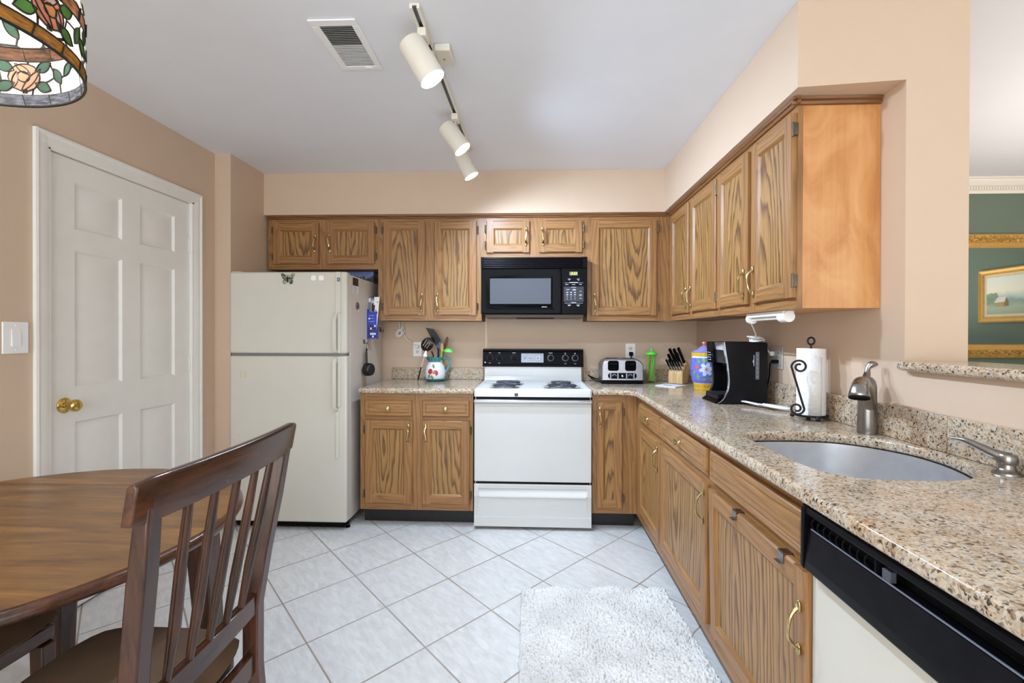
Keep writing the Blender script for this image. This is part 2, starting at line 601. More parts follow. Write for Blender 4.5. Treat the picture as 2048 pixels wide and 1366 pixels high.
# ---- door in the left wall
dr = MB()
XD = -2.090
y0, y1, z0, z1 = 1.992, 2.847, 0.012, 2.055
cols = [(2.115, 2.370), (2.482, 2.730)]
rows = [(0.25, 0.862), (1.022, 1.643), (1.742, 1.952)]
ys = sorted([y0, y1] + [c for cc in cols for c in cc])
zs = sorted([z0, z1] + [c for cc in rows for c in cc])
pan = {(a, b) for a in (1, 3) for b in (1, 3, 5)}
for i in range(len(ys) - 1):
    for j in range(len(zs) - 1):
        if (i, j) in pan:
            a0, a1, b0, b1 = ys[i], ys[i + 1], zs[j], zs[j + 1]
            # sunk moulding then raised field
            levels = [(0.0, XD), (0.010, XD - 0.011), (0.020, XD - 0.011), (0.045, XD - 0.004)]
            prev = None
            for ins, x in levels:
                ring = [(x, a0 + ins, b0 + ins), (x, a1 - ins, b0 + ins), (x, a1 - ins, b1 - ins), (x, a0 + ins, b1 - ins)]
                if prev:
                    dr.add(prev + ring, [(0, 1, 5, 4), (1, 2, 6, 5), (2, 3, 7, 6), (3, 0, 4, 7)])
                prev = ring
            dr.add(prev, [(0, 1, 2, 3)])
        else:
            dr.add([(XD, ys[i], zs[j]), (XD, ys[i + 1], zs[j]), (XD, ys[i + 1], zs[j + 1]), (XD, ys[i], zs[j + 1])], [(0, 1, 2, 3)])
dr.add([(XD, y0, z0), (XD, y1, z0), (XD, y1, z1), (XD, y0, z1), (XD - 0.035, y0, z0), (XD - 0.035, y1, z0), (XD - 0.035, y1, z1), (XD - 0.035, y0, z1)],
       [(0, 1, 5, 4), (1, 2, 6, 5), (2, 3, 7, 6), (3, 0, 4, 7), (4, 5, 6, 7)])
door1 = struct('door_1', dr, TRIM, smooth=20, weld=True)
kb = MB()
kb.lathe([(0.0, 0.0), (0.033, 0.0), (0.034, 0.004), (0.028, 0.010), (0.014, 0.014), (0.011, 0.020), (0.011, 0.034), (0.020, 0.040), (0.027, 0.050), (0.027, 0.060), (0.020, 0.069), (0.009, 0.072), (0.0, 0.072)], 32, (XD + 0.0005, 2.062, 0.945), axis=(1, 0, 0))
build('door_knob', kb, BRASS, door1, world=True, label='round polished brass door knob')
for z in (1.80, 1.085):
    h = MB().box(XD + 0.001, XD + 0.008, 2.842, 2.862, z - 0.045, z + 0.045)
    h.tube([(XD + 0.012, 2.852, z - 0.047), (XD + 0.012, 2.852, z + 0.047)], 0.006, 10)
    build('hinge', h, TRIM, door1, world=True)
# jamb and casing
cs = MB()
for (ya, yb_, za, zb) in ((1.918, 1.988, 0.0, 2.126), (2.851, 2.930, 0.0, 2.126)):
    s_ = 1 if ya < 2 else -1
    e0, e1 = (ya, yb_) if s_ == 1 else (yb_, ya)
    prof = [(XL + 0.0005, e0), (XL + 0.016, e0), (XL + 0.018, e0 + s_ * 0.010), (XL + 0.012, e0 + s_ * 0.020), (XL + 0.013, e0 + s_ * 0.050), (XL + 0.007, e0 + s_ * 0.062), (XL + 0.007, e1), (XL + 0.0005, e1)]
    cs.prism(prof, 'z', za, zb)
prof = [(XL + 0.0005, 2.126), (XL + 0.016, 2.126), (XL + 0.018, 2.116), (XL + 0.012, 2.106), (XL + 0.013, 2.076), (XL + 0.007, 2.064), (XL + 0.007, 2.057), (XL + 0.0005, 2.057)]
n_ = len(prof)
cs.add([(p[0], 1.919, p[1]) for p in prof] + [(p[0], 2.929, p[1]) for p in prof], [(i, (i + 1) % n_, n_ + (i + 1) % n_, n_ + i) for i in range(n_)])
cs.box(-2.13, XL + 0.004, 1.9852, 1.990, 0, 2.0598)
cs.box(-2.13, XL + 0.004, 2.849, 2.8528, 0, 2.0598)
cs.box(-2.13, XL + 0.004, 1.9852, 2.8528, 2.0575, 2.0598)
cs.box(-2.14, -2.130, 1.986, 2.852, 0, 2.059)
struct('trim_2', cs, TRIM, smooth=30)
# baseboards
struct('baseboard_left', MB().box(XL + 0.0005, XL + 0.013, -2.0, 1.917, 0, 0.09).box(XL + 0.0005, XL + 0.013, 2.931, 3.067, 0, 0.09), TRIM, smooth=0)

# light switch on the left wall
t = thing('light_switch', 'white rocker light switch on the peach wall left of the white door', 'light switch', (XL + 0.001, 1.847, 1.248))
build('switch_plate', MB().box(0, 0.006, -0.049, 0.049, -0.064, 0.064), WHITE_PL, t, bevel=0.004, seg=3)
rk = MB().hexa([(0.006, -0.017, -0.034), (0.010, -0.017, -0.034), (0.010, 0.017, -0.034), (0.006, 0.017, -0.034)],
               [(0.006, -0.017, 0.034), (0.0075, -0.017, 0.034), (0.0075, 0.017, 0.034), (0.006, 0.017, 0.034)])
build('rocker', rk, WHITE_PL, t)
for z in (-0.049, 0.049):
    build('screw', MB().lathe([(0, 0), (0.0035, 0), (0.003, 0.0012), (0, 0.0012)], 12, (0.006, 0, z), axis=(1, 0, 0)), WHITE_PL, t)

# ---- dining room wall: mirror, picture on the side wall that it reflects
GOLD_T = NT('carved_gilt')
_p = GOLD_T.coord()
_n = GOLD_T.noise(_p, 55.0, 3.0, 0.6, 1.5)
GOLD_T.bump(_n, 0.9, 0.012)
GOLD = GOLD_T.fin(GOLD_T.ramp(_n, [(0.35, lin((150, 104, 40))), (0.55, lin((216, 168, 84))), (0.7, lin((250, 222, 150)))]), 0.36, 0.45)
GOLD_S = plain('smooth_gilt', (222, 172, 92), 0.36, 0.45, var=0.06)
MIRROR = plain('mirror_glass', (214, 224, 224), 0.02, 1.0, var=0.0)
t = thing('wall_mirror', 'large mirror in an ornate gilt frame on the green dining room wall', 'mirror', (3.72, YB - 0.001, 1.10))
mx0, mx1, mz0, mz1 = 2.55, 4.35, 1.100, 2.026
fr = MB()
fw = 0.100
pr = [(0.0, 0.0), (0.0, -0.030), (0.012, -0.040), (0.030, -0.044), (0.060, -0.044), (0.064, -0.030), (0.088, -0.020), (0.100, -0.014), (0.100, 0.0)]
mi_ = [0, 1, 1, 0, 0, 1, 1, 1, 0]
for j in range(len(pr) - 1):
    (i0, d0), (i1, d1) = pr[j], pr[j + 1]
    A = [(mx0 + i0, mz0 + i0), (mx1 - i0, mz0 + i0), (mx1 - i0, mz1 - i0), (mx0 + i0, mz1 - i0)]
    B = [(mx0 + i1, mz0 + i1), (mx1 - i1, mz0 + i1), (mx1 - i1, mz1 - i1), (mx0 + i1, mz1 - i1)]
    vs = [(a[0], YB - 0.001 + d0, a[1]) for a in A] + [(b[0], YB - 0.001 + d1, b[1]) for b in B]
    fr.add(vs, [(k, (k + 1) % 4, 4 + (k + 1) % 4, 4 + k) for k in range(4)], 1 if 0.010 < i0 < 0.06 else 0)
# carved scrolls and leaves along the frame
for zc in (mz0 + 0.045, mz1 - 0.045):
    k = 0
    x = mx0 + 0.08
    while x < mx1 - 0.08:
        pts = [(x + 0.020 * cos(a_) * (1 - i_ / 16), YB - 0.047, zc + 0.017 * sin(a_) * (1 - i_ / 16) * (1 if k % 2 else -1)) for i_, a_ in enumerate([j_ * 0.55 for j_ in range(12)])]
        fr.tube(pts, 0.0042, 6, 1)
        fr.ball((x + 0.036, YB - 0.046, zc), 0.011, 10, (1.3, 0.7, 0.9), 1)
        x += 0.062
        k += 1
build('mirror_frame', fr, [GOLD_S, GOLD], t, world=True, smooth=30)
build('mirror_glass', MB().box(mx0 + 0.098, mx1 - 0.098, YB - 0.014, YB - 0.004, mz0 + 0.098, mz1 - 0.098), MIRROR, t, world=True, smooth=0)

PY0 = 2.56
def painting_mat():
    t = NT('painted_country_landscape')
    g = t.coord('Object')
    sp = t.n('ShaderNodeSeparateXYZ', {0: g})
    n = t.noise(g, 9.0, 4.0, 0.6)
    h = t.math('ADD', sp.outputs[2], t.math('MULTIPLY_ADD', n, 0.09, -0.045))
    col = t.ramp(t.math('MULTIPLY_ADD', h, 2.4, 0.5), [(0.0, lin((150, 160, 130))), (0.22, lin((176, 184, 156))), (0.38, lin((140, 164, 150))), (0.46, lin((190, 204, 200))), (0.60, lin((250, 238, 214))), (1.0, lin((226, 234, 228)))])
    return t.fin(col, 0.6)

pic = thing('framed_painting', 'gilt framed country landscape with a cottage on the green dining room side wall', 'painting', (4.449, 3.0, 1.40))
py0, py1, pz0, pz1 = PY0, PY0 + 0.80, 1.395, 1.905
fr = MB()
pr = [(0.0, 0.0), (0.0, -0.022), (0.012, -0.030), (0.030, -0.020), (0.044, -0.026), (0.052, -0.014), (0.056, -0.012), (0.078, -0.010)]
for j in range(len(pr) - 1):
    (i0, d0), (i1, d1) = pr[j], pr[j + 1]
    A = [(py0 + i0, pz0 + i0), (py1 - i0, pz0 + i0), (py1 - i0, pz1 - i0), (py0 + i0, pz1 - i0)]
    B = [(py0 + i1, pz0 + i1), (py1 - i1, pz0 + i1), (py1 - i1, pz1 - i1), (py0 + i1, pz1 - i1)]
    vs = [(4.449 + d0, a[0], a[1]) for a in A] + [(4.449 + d1, b[0], b[1]) for b in B]
    fr.add(vs, [(k, (k + 1) % 4, 4 + (k + 1) % 4, 4 + k) for k in range(4)], 1 if j == 6 else 0)
build('picture_frame', fr, [GOLD_S, plain('linen_liner', (226, 210, 184), 0.8)], pic, world=True, smooth=25)
build('canvas', MB().box(4.439, 4.445, py0 + 0.076, py1 - 0.076, pz0 + 0.076, pz1 - 0.076), painting_mat(), pic, loc=(0, 0, 0.25), world=True, smooth=0)
hs = MB()
yc, zc = py0 + 0.225, 1.545
def pq(x, pts, mi):
    hs.add([(x, yc + a, zc + b) for a, b in pts], [list(range(len(pts)))], mi)
pq(4.4380, [(-0.060, 0.0), (0.030, 0.0), (0.030, 0.045), (-0.060, 0.042)], 0)
pq(4.4378, [(0.030, 0.0), (0.068, 0.004), (0.068, 0.040), (0.048, 0.085), (0.030, 0.045)], 3)
pq(4.4376, [(-0.072, 0.038), (0.034, 0.042), (0.050, 0.092), (-0.035, 0.086)], 1)
for q_, (dy, dz, r_) in enumerate(((0.085, 0.055, 0.042), (0.115, 0.095, 0.045), (0.065, 0.105, 0.034), (0.13, 0.05, 0.035))):
    pq(4.4386 + q_ * 0.00008, [(-dy + r_ * (1 + 0.12 * sin(5 * a_)) * cos(a_ * 0.314), dz + 0.85 * r_ * (1 + 0.12 * sin(5 * a_)) * sin(a_ * 0.314)) for a_ in range(20)], 2)
build('painted_scene', hs, [plain('ochre_paint', (186, 148, 84), 0.6), plain('pale_roof_paint', (226, 222, 214), 0.6), plain('foliage_paint', (140, 160, 134), 0.7, var=0.2), plain('shaded_ochre_paint', (140, 108, 62), 0.6)], pic, world=True, smooth=0)
# ================================================================ cabinets
def pull(parent, x, z, y, horizontal=False, flip=1, L=0.125):
    """bow handle with leaf shaped feet, on a front facing local -y"""
    mb = MB()
    pts, rs = [], []
    for i in range(15):
        s_ = -1 + 2 * i / 14
        pts.append((0.004 * flip * sin(s_ * pi), -0.004 - 0.024 * (1 - s_ ** 4), s_ * L * 0.40))
        rs.append(0.0032 + 0.0018 * abs(s_))
    mb.tube(pts, rs, 8, flat=(1.0, 1.5))
    for e in (-1, 1):
        mb.ball((0.0022 * flip * e, -0.0042, e * L * 0.43), 1.0, 12, (0.0085, 0.0042, 0.0165))
        for q in (-1, 0, 1):
            mb.tube([(0.002 * flip * e, -0.0078, e * L * 0.39), (0.002 * flip * e + q * 0.004, -0.0082, e * L * 0.44), (0.002 * flip * e + q * 0.003, -0.0055, e * L * 0.475)], 0.0011, 5)
    build('handle', mb, ANTIQUE, parent, loc=(x, y, z), rot=(0, radians(90) if horizontal else 0, 0), label='antique brass bow handle')


def knob(parent, x, z, y):
    mb = MB().lathe([(0, 0.0), (0.009, 0.0), (0.006, 0.004), (0.0055, 0.012), (0.010, 0.016), (0.0155, 0.020), (0.0155, 0.024), (0.010, 0.028), (0, 0.029)], 24, (0, 0, 0), axis=(0, -1, 0))
    build('knob', mb, ANTIQUE, parent, loc=(x, y, z), label='round antique brass knob')


def door(parent, x0, x1, z0, z1, y, handle=None, hz=None, hinge=None, tilt=0.0, t=0.019, fr=0.052):
    w, h = x1 - x0, z1 - z0
    mb = MB()
    c = 0.006
    hw, hh = w / 2, h / 2

    def stile(a, b, s_):
        # profile in x,y: outer edge chamfered
        o, i = (a, b) if s_ < 0 else (b, a)
        pr = [(o, 0), (o, -t + c), (o - s_ * c * 0.8, -t), (i, -t), (i, 0)]
        mb.prism(pr, 'z', -hh + c * 0.0, hh, 0)
    stile(-hw, -hw + fr, -1)
    stile(hw - fr, hw, 1)
    for (a, b, s_) in ((-hh, -hh + fr, -1), (hh - fr, hh, 1)):
        o, i = (a, b) if s_ < 0 else (b, a)
        pr = [(0, o), (-t + c, o), (-t, o - s_ * c * 0.8), (-t, i), (0, i)]
        mb.prism(pr, 'x', -hw + fr + 0.0002, hw - fr - 0.0002, 1)
    # inner moulded lip
    a, b = hw - fr, hh - fr
    l1, l2 = 0.004, 0.013
    R0 = [(-a, -t, -b), (a, -t, -b), (a, -t, b), (-a, -t, b)]
    R1 = [(-a + l1, -t + 0.004, -b + l1), (a - l1, -t + 0.004, -b + l1), (a - l1, -t + 0.004, b - l1), (-a + l1, -t + 0.004, b - l1)]
    R2 = [(-a + l2, -t + 0.011, -b + l2), (a - l2, -t + 0.011, -b + l2), (a - l2, -t + 0.011, b - l2), (-a + l2, -t + 0.011, b - l2)]
    for A, B in ((R0, R1), (R1, R2)):
        for k in range(4):
            k2 = (k + 1) % 4
            mb.add([A[k], A[k2], B[k2], B[k]], [(0, 1, 2, 3)], 1 if k in (0, 2) else 0)
    d = build('door', mb, [OAK_V, OAK_H], parent, loc=((x0 + x1) / 2, y, (z0 + z1) / 2), rot=(tilt, 0, 0), smooth=30)
    build('panel', MB().box(-a + 0.001, a - 0.001, -t + 0.0105, -0.001, -b + 0.001, b - 0.001), OAK_PANEL, d, smooth=0)
    if handle:
        hx = (hw - fr * 0.5) * (1 if handle == 'R' else -1)
        pull(d, hx, (hz if hz is not None else (z0 + z1) / 2) - (z0 + z1) / 2, -t, flip=1 if handle == 'R' else -1)
    if hinge:
        s_ = 1 if hinge == 'R' else -1
        for zz in (-hh + 0.062, hh - 0.062) if h > 0.4 else (-hh + 0.055, hh - 0.055):
            hb = MB().box(s_ * hw + (0.0 if s_ > 0 else -0.012), s_ * hw + (0.012 if s_ > 0 else 0.0), -t * 0.9, -0.0005, -0.022, 0.022)
            hb.tube([(s_ * (hw + 0.006), -t * 0.9, -0.026), (s_ * (hw + 0.006), -t * 0.9, 0.026)], 0.0048, 8)
            build('hinge', hb, BRONZE, d, loc=(0, 0, zz), label='dark bronze hinge')
    return d


def drawer(parent, x0, x1, z0, z1, y, t=0.019, with_knob=True, name='drawer'):
    hw, hh = (x1 - x0) / 2, (z1 - z0) / 2
    mb = MB()
    lv = [(0.0, 0.0), (0.0, -t + 0.007), (0.006, -t + 0.001), (0.020, -t + 0.001), (0.0225, -t + 0.004), (0.030, -t + 0.001)]
    prev = None
    for ins, yy in lv:
        ring = [(-hw + ins, yy, -hh + ins), (hw - ins, yy, -hh + ins), (hw - ins, yy, hh - ins), (-hw + ins, yy, hh - ins)]
        if prev:
            mb.add(prev + ring, [(0, 1, 5, 4), (1, 2, 6, 5), (2, 3, 7, 6), (3, 0, 4, 7)])
        else:
            mb.add(ring, [(3, 2, 1, 0)])
        prev = ring
    mb.add(prev, [(0, 1, 2, 3)])
    d = build(name, mb, OAK_H, parent, loc=((x0 + x1) / 2, y, (z0 + z1) / 2), smooth=20, weld=True)
    if with_knob:
        knob(d, 0, 0, -t)
    return d


def cabinet(name, label, loc, rz, W, z0, z1, D, stiles, rails, group, kick=False, hollow=False, end_panel=None, kick_d=0.075):
    """local frame: x along the front, y into the wall, front of the face frame at y=0"""
    t = thing(name, label, 'cabinet', loc, rz, group)
    ft = 0.019
    b = MB()
    if hollow:
        b.box(0.001, 0.016, ft, D, z0, z1 - 0.002)
        b.box(W - 0.016, W - 0.001, ft, D, z0, z1 - 0.002)
        b.box(0.0165, W - 0.0165, ft, D, z0, z0 + 0.015)
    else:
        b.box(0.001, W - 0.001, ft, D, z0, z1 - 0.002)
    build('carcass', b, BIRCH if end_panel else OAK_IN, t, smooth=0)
    f = MB()
    xs = sorted(stiles)
    for a, c in xs:
        f.box(a, c, 0, ft, z0, z1 - 0.002, 0)
    for (a, c) in rails:
        for i in range(len(xs) - 1):
            f.box(xs[i][1] + 0.0001, xs[i + 1][0] - 0.0001, 0.0002, ft, a, c, 1)
    # backing behind the doors so that the gaps read as closed
    f.box(0.002, W - 0.002, ft * 0.6, ft, z0 + 0.001, z1 - 0.003, 0)
    build('face_frame', f, [OAK_V, OAK_H], t, smooth=0)
    if kick:
        build('toe_kick', MB().box(0.002, W - 0.002, kick_d, kick_d + 0.012, 0.001, z0), BLACK_KICK, t, smooth=0, label='black vinyl toe kick')
    return t


UF = 3.489          # front of the upper face frames (back wall)
UD = 0.305
UT = 2.134
RZ = -pi / 2
# --- back wall uppers
t = cabinet('wall_cabinet', 'short oak two-door wall cabinet above the refrigerator', (-1.957, UF, 0), 0, 0.823, 1.742, UT, UD,
            [(0, 0.055), (0.375, 0.455), (0.790, 0.823)], [(1.742, 1.79), (2.070, UT)], 'oak wall cabinets')
door(t, 0.042, 0.386, 1.780, 2.081, 0, 'R', None, 'L')
door(t, 0.444, 0.803, 1.780, 2.081, 0, 'L', None, 'R')
t = cabinet('wall_cabinet', 'tall oak two-door wall cabinet between the refrigerator cabinet and the microwave', (-1.133, UF, 0), 0, 0.759, 1.366, UT, UD,
            [(0, 0.05), (0.340, 0.425), (0.715, 0.759)], [(1.366, 1.415), (2.070, UT)], 'oak wall cabinets')
door(t, 0.039, 0.350, 1.405, 2.084, 0, 'R', 1.497, 'L')
door(t, 0.415, 0.725, 1.405, 2.084, 0, 'L', 1.497, 'R')
t = cabinet('wall_cabinet', 'short oak two-door wall cabinet directly above the black microwave', (-0.374, UF, 0), 0, 0.761, 1.816, UT, UD,
            [(0, 0.045), (0.340, 0.425), (0.718, 0.761)], [(1.816, 1.865), (2.070, UT)], 'oak wall cabinets')
door(t, 0.035, 0.349, 1.857, 2.083, 0, 'R', None, 'L')
door(t, 0.416, 0.726, 1.857, 2.083, 0, 'L', None, 'R')
t = cabinet('wall_cabinet', 'oak one-door wall cabinet in the corner right of the microwave', (0.387, UF, 0), 0, 0.581, 1.366, UT, UD,
            [(0, 0.038), (0.485, 0.581)], [(1.366, 1.415), (2.070, UT)], 'oak wall cabinets')
door(t, 0.028, 0.492, 1.405, 2.085, 0, 'L', 1.497, 'R')
# --- right wall uppers: local x runs from far to near
RX = 0.969
t = cabinet('wall_cabinet', 'oak two-door wall cabinet on the right wall nearest the corner', (RX, 3.4885, 0), RZ, 0.923, 1.366, UT, XR - RX - 0.001,
            [(0, 0.095), (0.455, 0.515), (0.900, 0.923)], [(1.366, 1.415), (2.070, UT)], 'oak wall cabinets')
door(t, 0.0885, 0.4625, 1.405, 2.084, 0, 'R', 1.497, 'L')
door(t, 0.5045, 0.9115, 1.405, 2.084, 0, 'L', 1.497, 'R')
t = cabinet('wall_cabinet', 'oak two-door wall cabinet on the right wall with the exposed orange birch end', (RX, 2.565, 0), RZ, 0.746, 1.366, UT, XR - RX - 0.001,
            [(0, 0.025), (0.355, 0.418), (0.730, 0.746)], [(1.366, 1.415), (2.070, UT)], 'oak wall cabinets', end_panel=True)
door(t, 0.015, 0.364, 1.405, 2.084, 0, 'R', 1.497, 'L')
door(t, 0.408, 0.740, 1.405, 2.084, 0, 'L', 1.497, 'R')

# crown strip along the top of the uppers, under the soffit
c = MB()
def strip(a, b, out):
    # cross section swept from a to b, standing out along vector out
    a, b, out = Vector(a), Vector(b), Vector(out)
    pr = [(0.0005, -0.027), (0.008, -0.025), (0.012, -0.016), (0.009, -0.012), (0.015, -0.009), (0.017, -0.001), (0.0005, -0.001)]
    n = len(pr)
    vs = [a + out * p + Vector((0, 0, q + 2.1355)) for p, q in pr] + [b + out * p + Vector((0, 0, q + 2.1355)) for p, q in pr]
    c.add(vs, [list(range(n))[::-1], list(range(n, 2 * n))] + [(i, (i + 1) % n, n + (i + 1) % n, n + i) for i in range(n)])
strip((-1.957, UF, 0), (0.944, UF, 0), (0, -1, 0))
strip((RX, 3.4885, 0), (RX, 1.796, 0), (-1, 0, 0))
strip((RX - 0.023, 1.8185, 0), (XR - 0.004, 1.8185, 0), (0, -1, 0))
single('crown_moulding', c, OAK_CROWN, 'dark oak strip moulding along the top of all wall cabinets', 'moulding', loc=(0, UF, 2.10), smooth=25)

# --- base cabinets
BF = 3.157
t = cabinet('base_cabinet', 'oak base cabinet with two drawers and two doors between refrigerator and range', (-1.143, BF, 0), 0, 0.751, 0.105, 0.876, 0.635,
            [(0, 0.042), (0.340, 0.425), (0.720, 0.751)], [(0.105, 0.16), (0.69, 0.735), (0.822, 0.876)], 'oak base cabinets', kick=True)
drawer(t, 0.033, 0.347, 0.725, 0.832, 0)
drawer(t, 0.416, 0.728, 0.725, 0.832, 0)
door(t, 0.034, 0.351, 0.151, 0.699, 0, 'R', 0.610, 'L')
door(t, 0.416, 0.731, 0.151, 0.699, 0, 'L', 0.610, 'R')
t = cabinet('base_cabinet', 'narrow oak one-door base cabinet just right of the range', (0.386, BF, 0), 0, 0.2855, 0.105, 0.876, 0.635,
            [(0, 0.036), (0.185, 0.2255), (0.2265, 0.2855)], [(0.105, 0.155), (0.82, 0.876)], 'oak base cabinets', kick=True)
door(t, 0.028, 0.193, 0.146, 0.829, 0, 'L', 0.735, 'R', fr=0.042)
BX = 0.672
BD = XR - BX - 0.002
t = cabinet('base_cabinet', 'oak base cabinet on the right run nearest the corner with small drawer', (BX, 3.156, 0), RZ, 0.631, 0.105, 0.876, BD,
            [(0, 0.148), (0.610, 0.631)], [(0.105, 0.18), (0.690, 0.742), (0.828, 0.876)], 'oak base cabinets', kick=True)
drawer(t, 0.138, 0.620, 0.735, 0.838, 0)
door(t, 0.139, 0.621, 0.170, 0.700, 0, 'R', 0.612, None)
t = cabinet('base_cabinet', 'oak base cabinet on the right run with a wide drawer over one wide door', (BX, 2.5245, 0), RZ, 0.690, 0.105, 0.876, BD,
            [(0, 0.02), (0.666, 0.690)], [(0.105, 0.18), (0.690, 0.742), (0.828, 0.876)], 'oak base cabinets', kick=True)
drawer(t, 0.008, 0.672, 0.735, 0.838, 0)
door(t, 0.014, 0.674, 0.172, 0.703, 0, 'R', 0.610, None)
t = cabinet('sink_cabinet', 'oak sink base cabinet with long false drawer front beside the dishwasher', (BX, 1.834, 0), RZ, 0.666, 0.105, 0.876, BD,
            [(0, 0.03), (0.636, 0.666)], [(0.105, 0.18), (0.690, 0.735), (0.840, 0.876)], 'oak base cabinets', kick=True, hollow=True)
drawer(t, 0.016, 0.652, 0.727, 0.840, 0, with_knob=False, name='false_drawer_front')
sd = door(t, 0.020, 0.660, 0.165, 0.701, 0, 'R', 0.555, None, tilt=radians(1.2))
# chrome hooks hung over the sink door
for k, (y, lab) in enumerate(((1.575, 'chrome over-door hook on the oak sink door, farther from the dishwasher'), (1.285, 'chrome over-door hook on the oak sink door, nearer the dishwasher'))):
    h = MB()
    x0 = 0.6475
    h.box(x0 - 0.0025, x0 - 0.001, y - 0.014, y + 0.014, 0.676, 0.706)
    h.box(x0 - 0.0025, 0.6715, y - 0.014, y + 0.014, 0.7025, 0.7045)
    h.box(x0 - 0.014, x0 - 0.0025, y - 0.014, y + 0.014, 0.676, 0.678)
    single('over_door_hook', h, NICKEL, lab, 'hook', loc=(x0, y, 0.69), group='over-door hooks')

# ---------------------------------------------------------------- worktops
CT, CB = 0.912, 0.876
c = slab([(-1.147, 3.125), (-0.387, 3.125), (-0.387, 3.795), (-1.147, 3.795)], [], CB + 0.0005, CT, 0.012)
single('countertop', c, GRANITE, 'short speckled granite countertop left of the range under the fruit pitcher', 'countertop', loc=(-0.77, 3.4, CT), smooth=40)
outer = [(XR - 0.001, 0.12), (XR - 0.001, 3.795), (0.3865, 3.795), (0.3865, 3.125), (0.535, 3.125)] + \
        [(0.642 - 0.107 + 0.107 * sin(radians(a)), 3.018 + 0.107 * cos(radians(a))) for a in (15, 30, 45, 60, 75)] + [(0.642, 3.018), (0.625, 1.9), (0.614, 0.12)]
sink_o = spline([(0.745, 1.60), (0.752, 1.72), (0.800, 1.790), (0.90, 1.808), (1.00, 1.806), (1.08, 1.790), (1.155, 1.735), (1.212, 1.640), (1.228, 1.560), (1.222, 1.470), (1.190, 1.365), (1.140, 1.292), (1.07, 1.245), (0.97, 1.228), (0.86, 1.232), (0.785, 1.262), (0.752, 1.335), (0.745, 1.45)], 4)[:-1]
sink_o = sink_o + [Vector((0.745, 1.52))] if False else sink_o
sk2 = [(p[0], p[1]) for p in sink_o]
c = slab(outer, [sk2], CB + 0.0005, CT, 0.012)
single('countertop', c, GRANITE, 'long L-shaped speckled granite countertop with the sink cut-out', 'countertop', loc=(0.95, 2.0, CT), smooth=40)
# granite backsplashes
bs = 1.003
single('backsplash', MB().box(-1.113, -0.3905, 3.775, 3.795, CT + 0.0005, bs), GRANITE, 'low granite backsplash strip behind the fruit pitcher', 'backsplash', loc=(-0.75, 3.78, 0.96), bevel=0.002)
single('backsplash', MB().box(0.3905, XR - 0.024, 3.775, 3.795, CT + 0.0005, bs), GRANITE, 'low granite backsplash strip behind the toaster and straws', 'backsplash', loc=(0.8, 3.78, 0.96), bevel=0.002)
single('backsplash', MB().box(XR - 0.022, XR - 0.0015, 1.507, 3.795, CT + 0.0005, 1.022), GRANITE, 'granite backsplash along the right wall behind the faucet and coffee maker', 'backsplash', loc=(XR, 2.6, 0.96), bevel=0.002)
single('backsplash', MB().box(XR - 0.022, XR - 0.0015, 0.13, 1.505, CT + 0.0005, 1.022), GRANITE, 'granite backsplash piece behind the soap dispenser, nearest the camera', 'backsplash', loc=(XR, 0.8, 0.96), bevel=0.002)
# bar ledge on the half wall
lo = [(1.226, 0.12), (1.48, 0.12), (1.48, 1.6755), (1.262, 1.698), (1.240, 1.697), (1.229, 1.688), (1.226, 1.67)]
c = slab(lo, [], 1.1485, 1.1795, 0.014)
single('bar_ledge', c, GRANITE, 'raised granite bar ledge on the half wall of the pass-through', 'ledge', loc=(1.35, 0.9, 1.16), smooth=40)

# ---------------------------------------------------------------- sink
def ring_at(sc, z):
    cx, cy = 0.98, 1.52
    return [(cx + (p[0] - cx) * sc, cy + (p[1] - cy) * sc, z) for p in sk2]
m = MB()
rings = [ring_at(1.035, CB - 0.001), ring_at(1.005, CB - 0.001), ring_at(1.0, CB - 0.02), ring_at(0.985, 0.76), ring_at(0.95, 0.705), ring_at(0.86, 0.684), ring_at(0.3, 0.680), ring_at(0.08, 0.676)]
n_ = len(sk2)
for r_ in rings:
    m.v += [tuple(p) for p in r_]
for j in range(len(rings) - 1):
    for k in range(n_):
        k2 = (k + 1) % n_
        m.f.append([j * n_ + k, j * n_ + k2, (j + 1) * n_ + k2, (j + 1) * n_ + k])
        m.m.append(0)
m.f.append([(len(rings) - 1) * n_ + k for k in range(n_)])
m.m.append(0)
t = thing('sink', 'undermount stainless steel sink with a curved rim in the granite countertop', 'sink', (0.98, 1.52, 0.70))
o = build('basin', m, STEEL, t, world=True, smooth=60)
sol = o.modifiers.new('gauge', 'SOLIDIFY')
sol.thickness, sol.offset = 0.0015, -1
build('drain', MB().lathe([(0.0, 0.0), (0.03, 0.0), (0.044, 0.002), (0.045, 0.005), (0.036, 0.005), (0.030, 0.002), (0.0, 0.002)], 24, (0.98, 1.52, 0.6785)), CHROME, t, world=True)
# ---------------------------------------------------------------- faucet
t = thing('faucet', 'brushed nickel pull-out faucet with top lever behind the sink', 'faucet', (1.207, 1.797, CT))
m = MB().lathe([(0.0, 0.0005), (0.031, 0.0005), (0.0315, 0.004), (0.0305, 0.03), (0.029, 0.12), (0.0285, 0.150), (0.0, 0.150)], 32)
build('body', m, NICKEL, t)
m = MB().lathe([(0.0, 0.1505), (0.0285, 0.1505), (0.028, 0.172), (0.024, 0.190), (0.014, 0.203), (0.0, 0.207)], 32)
build('cap', m, NICKEL, t)
sp_ = spline([(0.004, 0.0, 0.070), (-0.010, -0.018, 0.115), (-0.040, -0.052, 0.160), (-0.082, -0.100, 0.188), (-0.114, -0.137, 0.190), (-0.130, -0.156, 0.178)], 6)
m = MB().tube(sp_, [0.021 + 0.004 * (i / len(sp_)) for i in range(len(sp_))], 20)
build('spout', m, NICKEL, t)
ax = Vector((-0.16, -0.24, -0.96)).normalized()
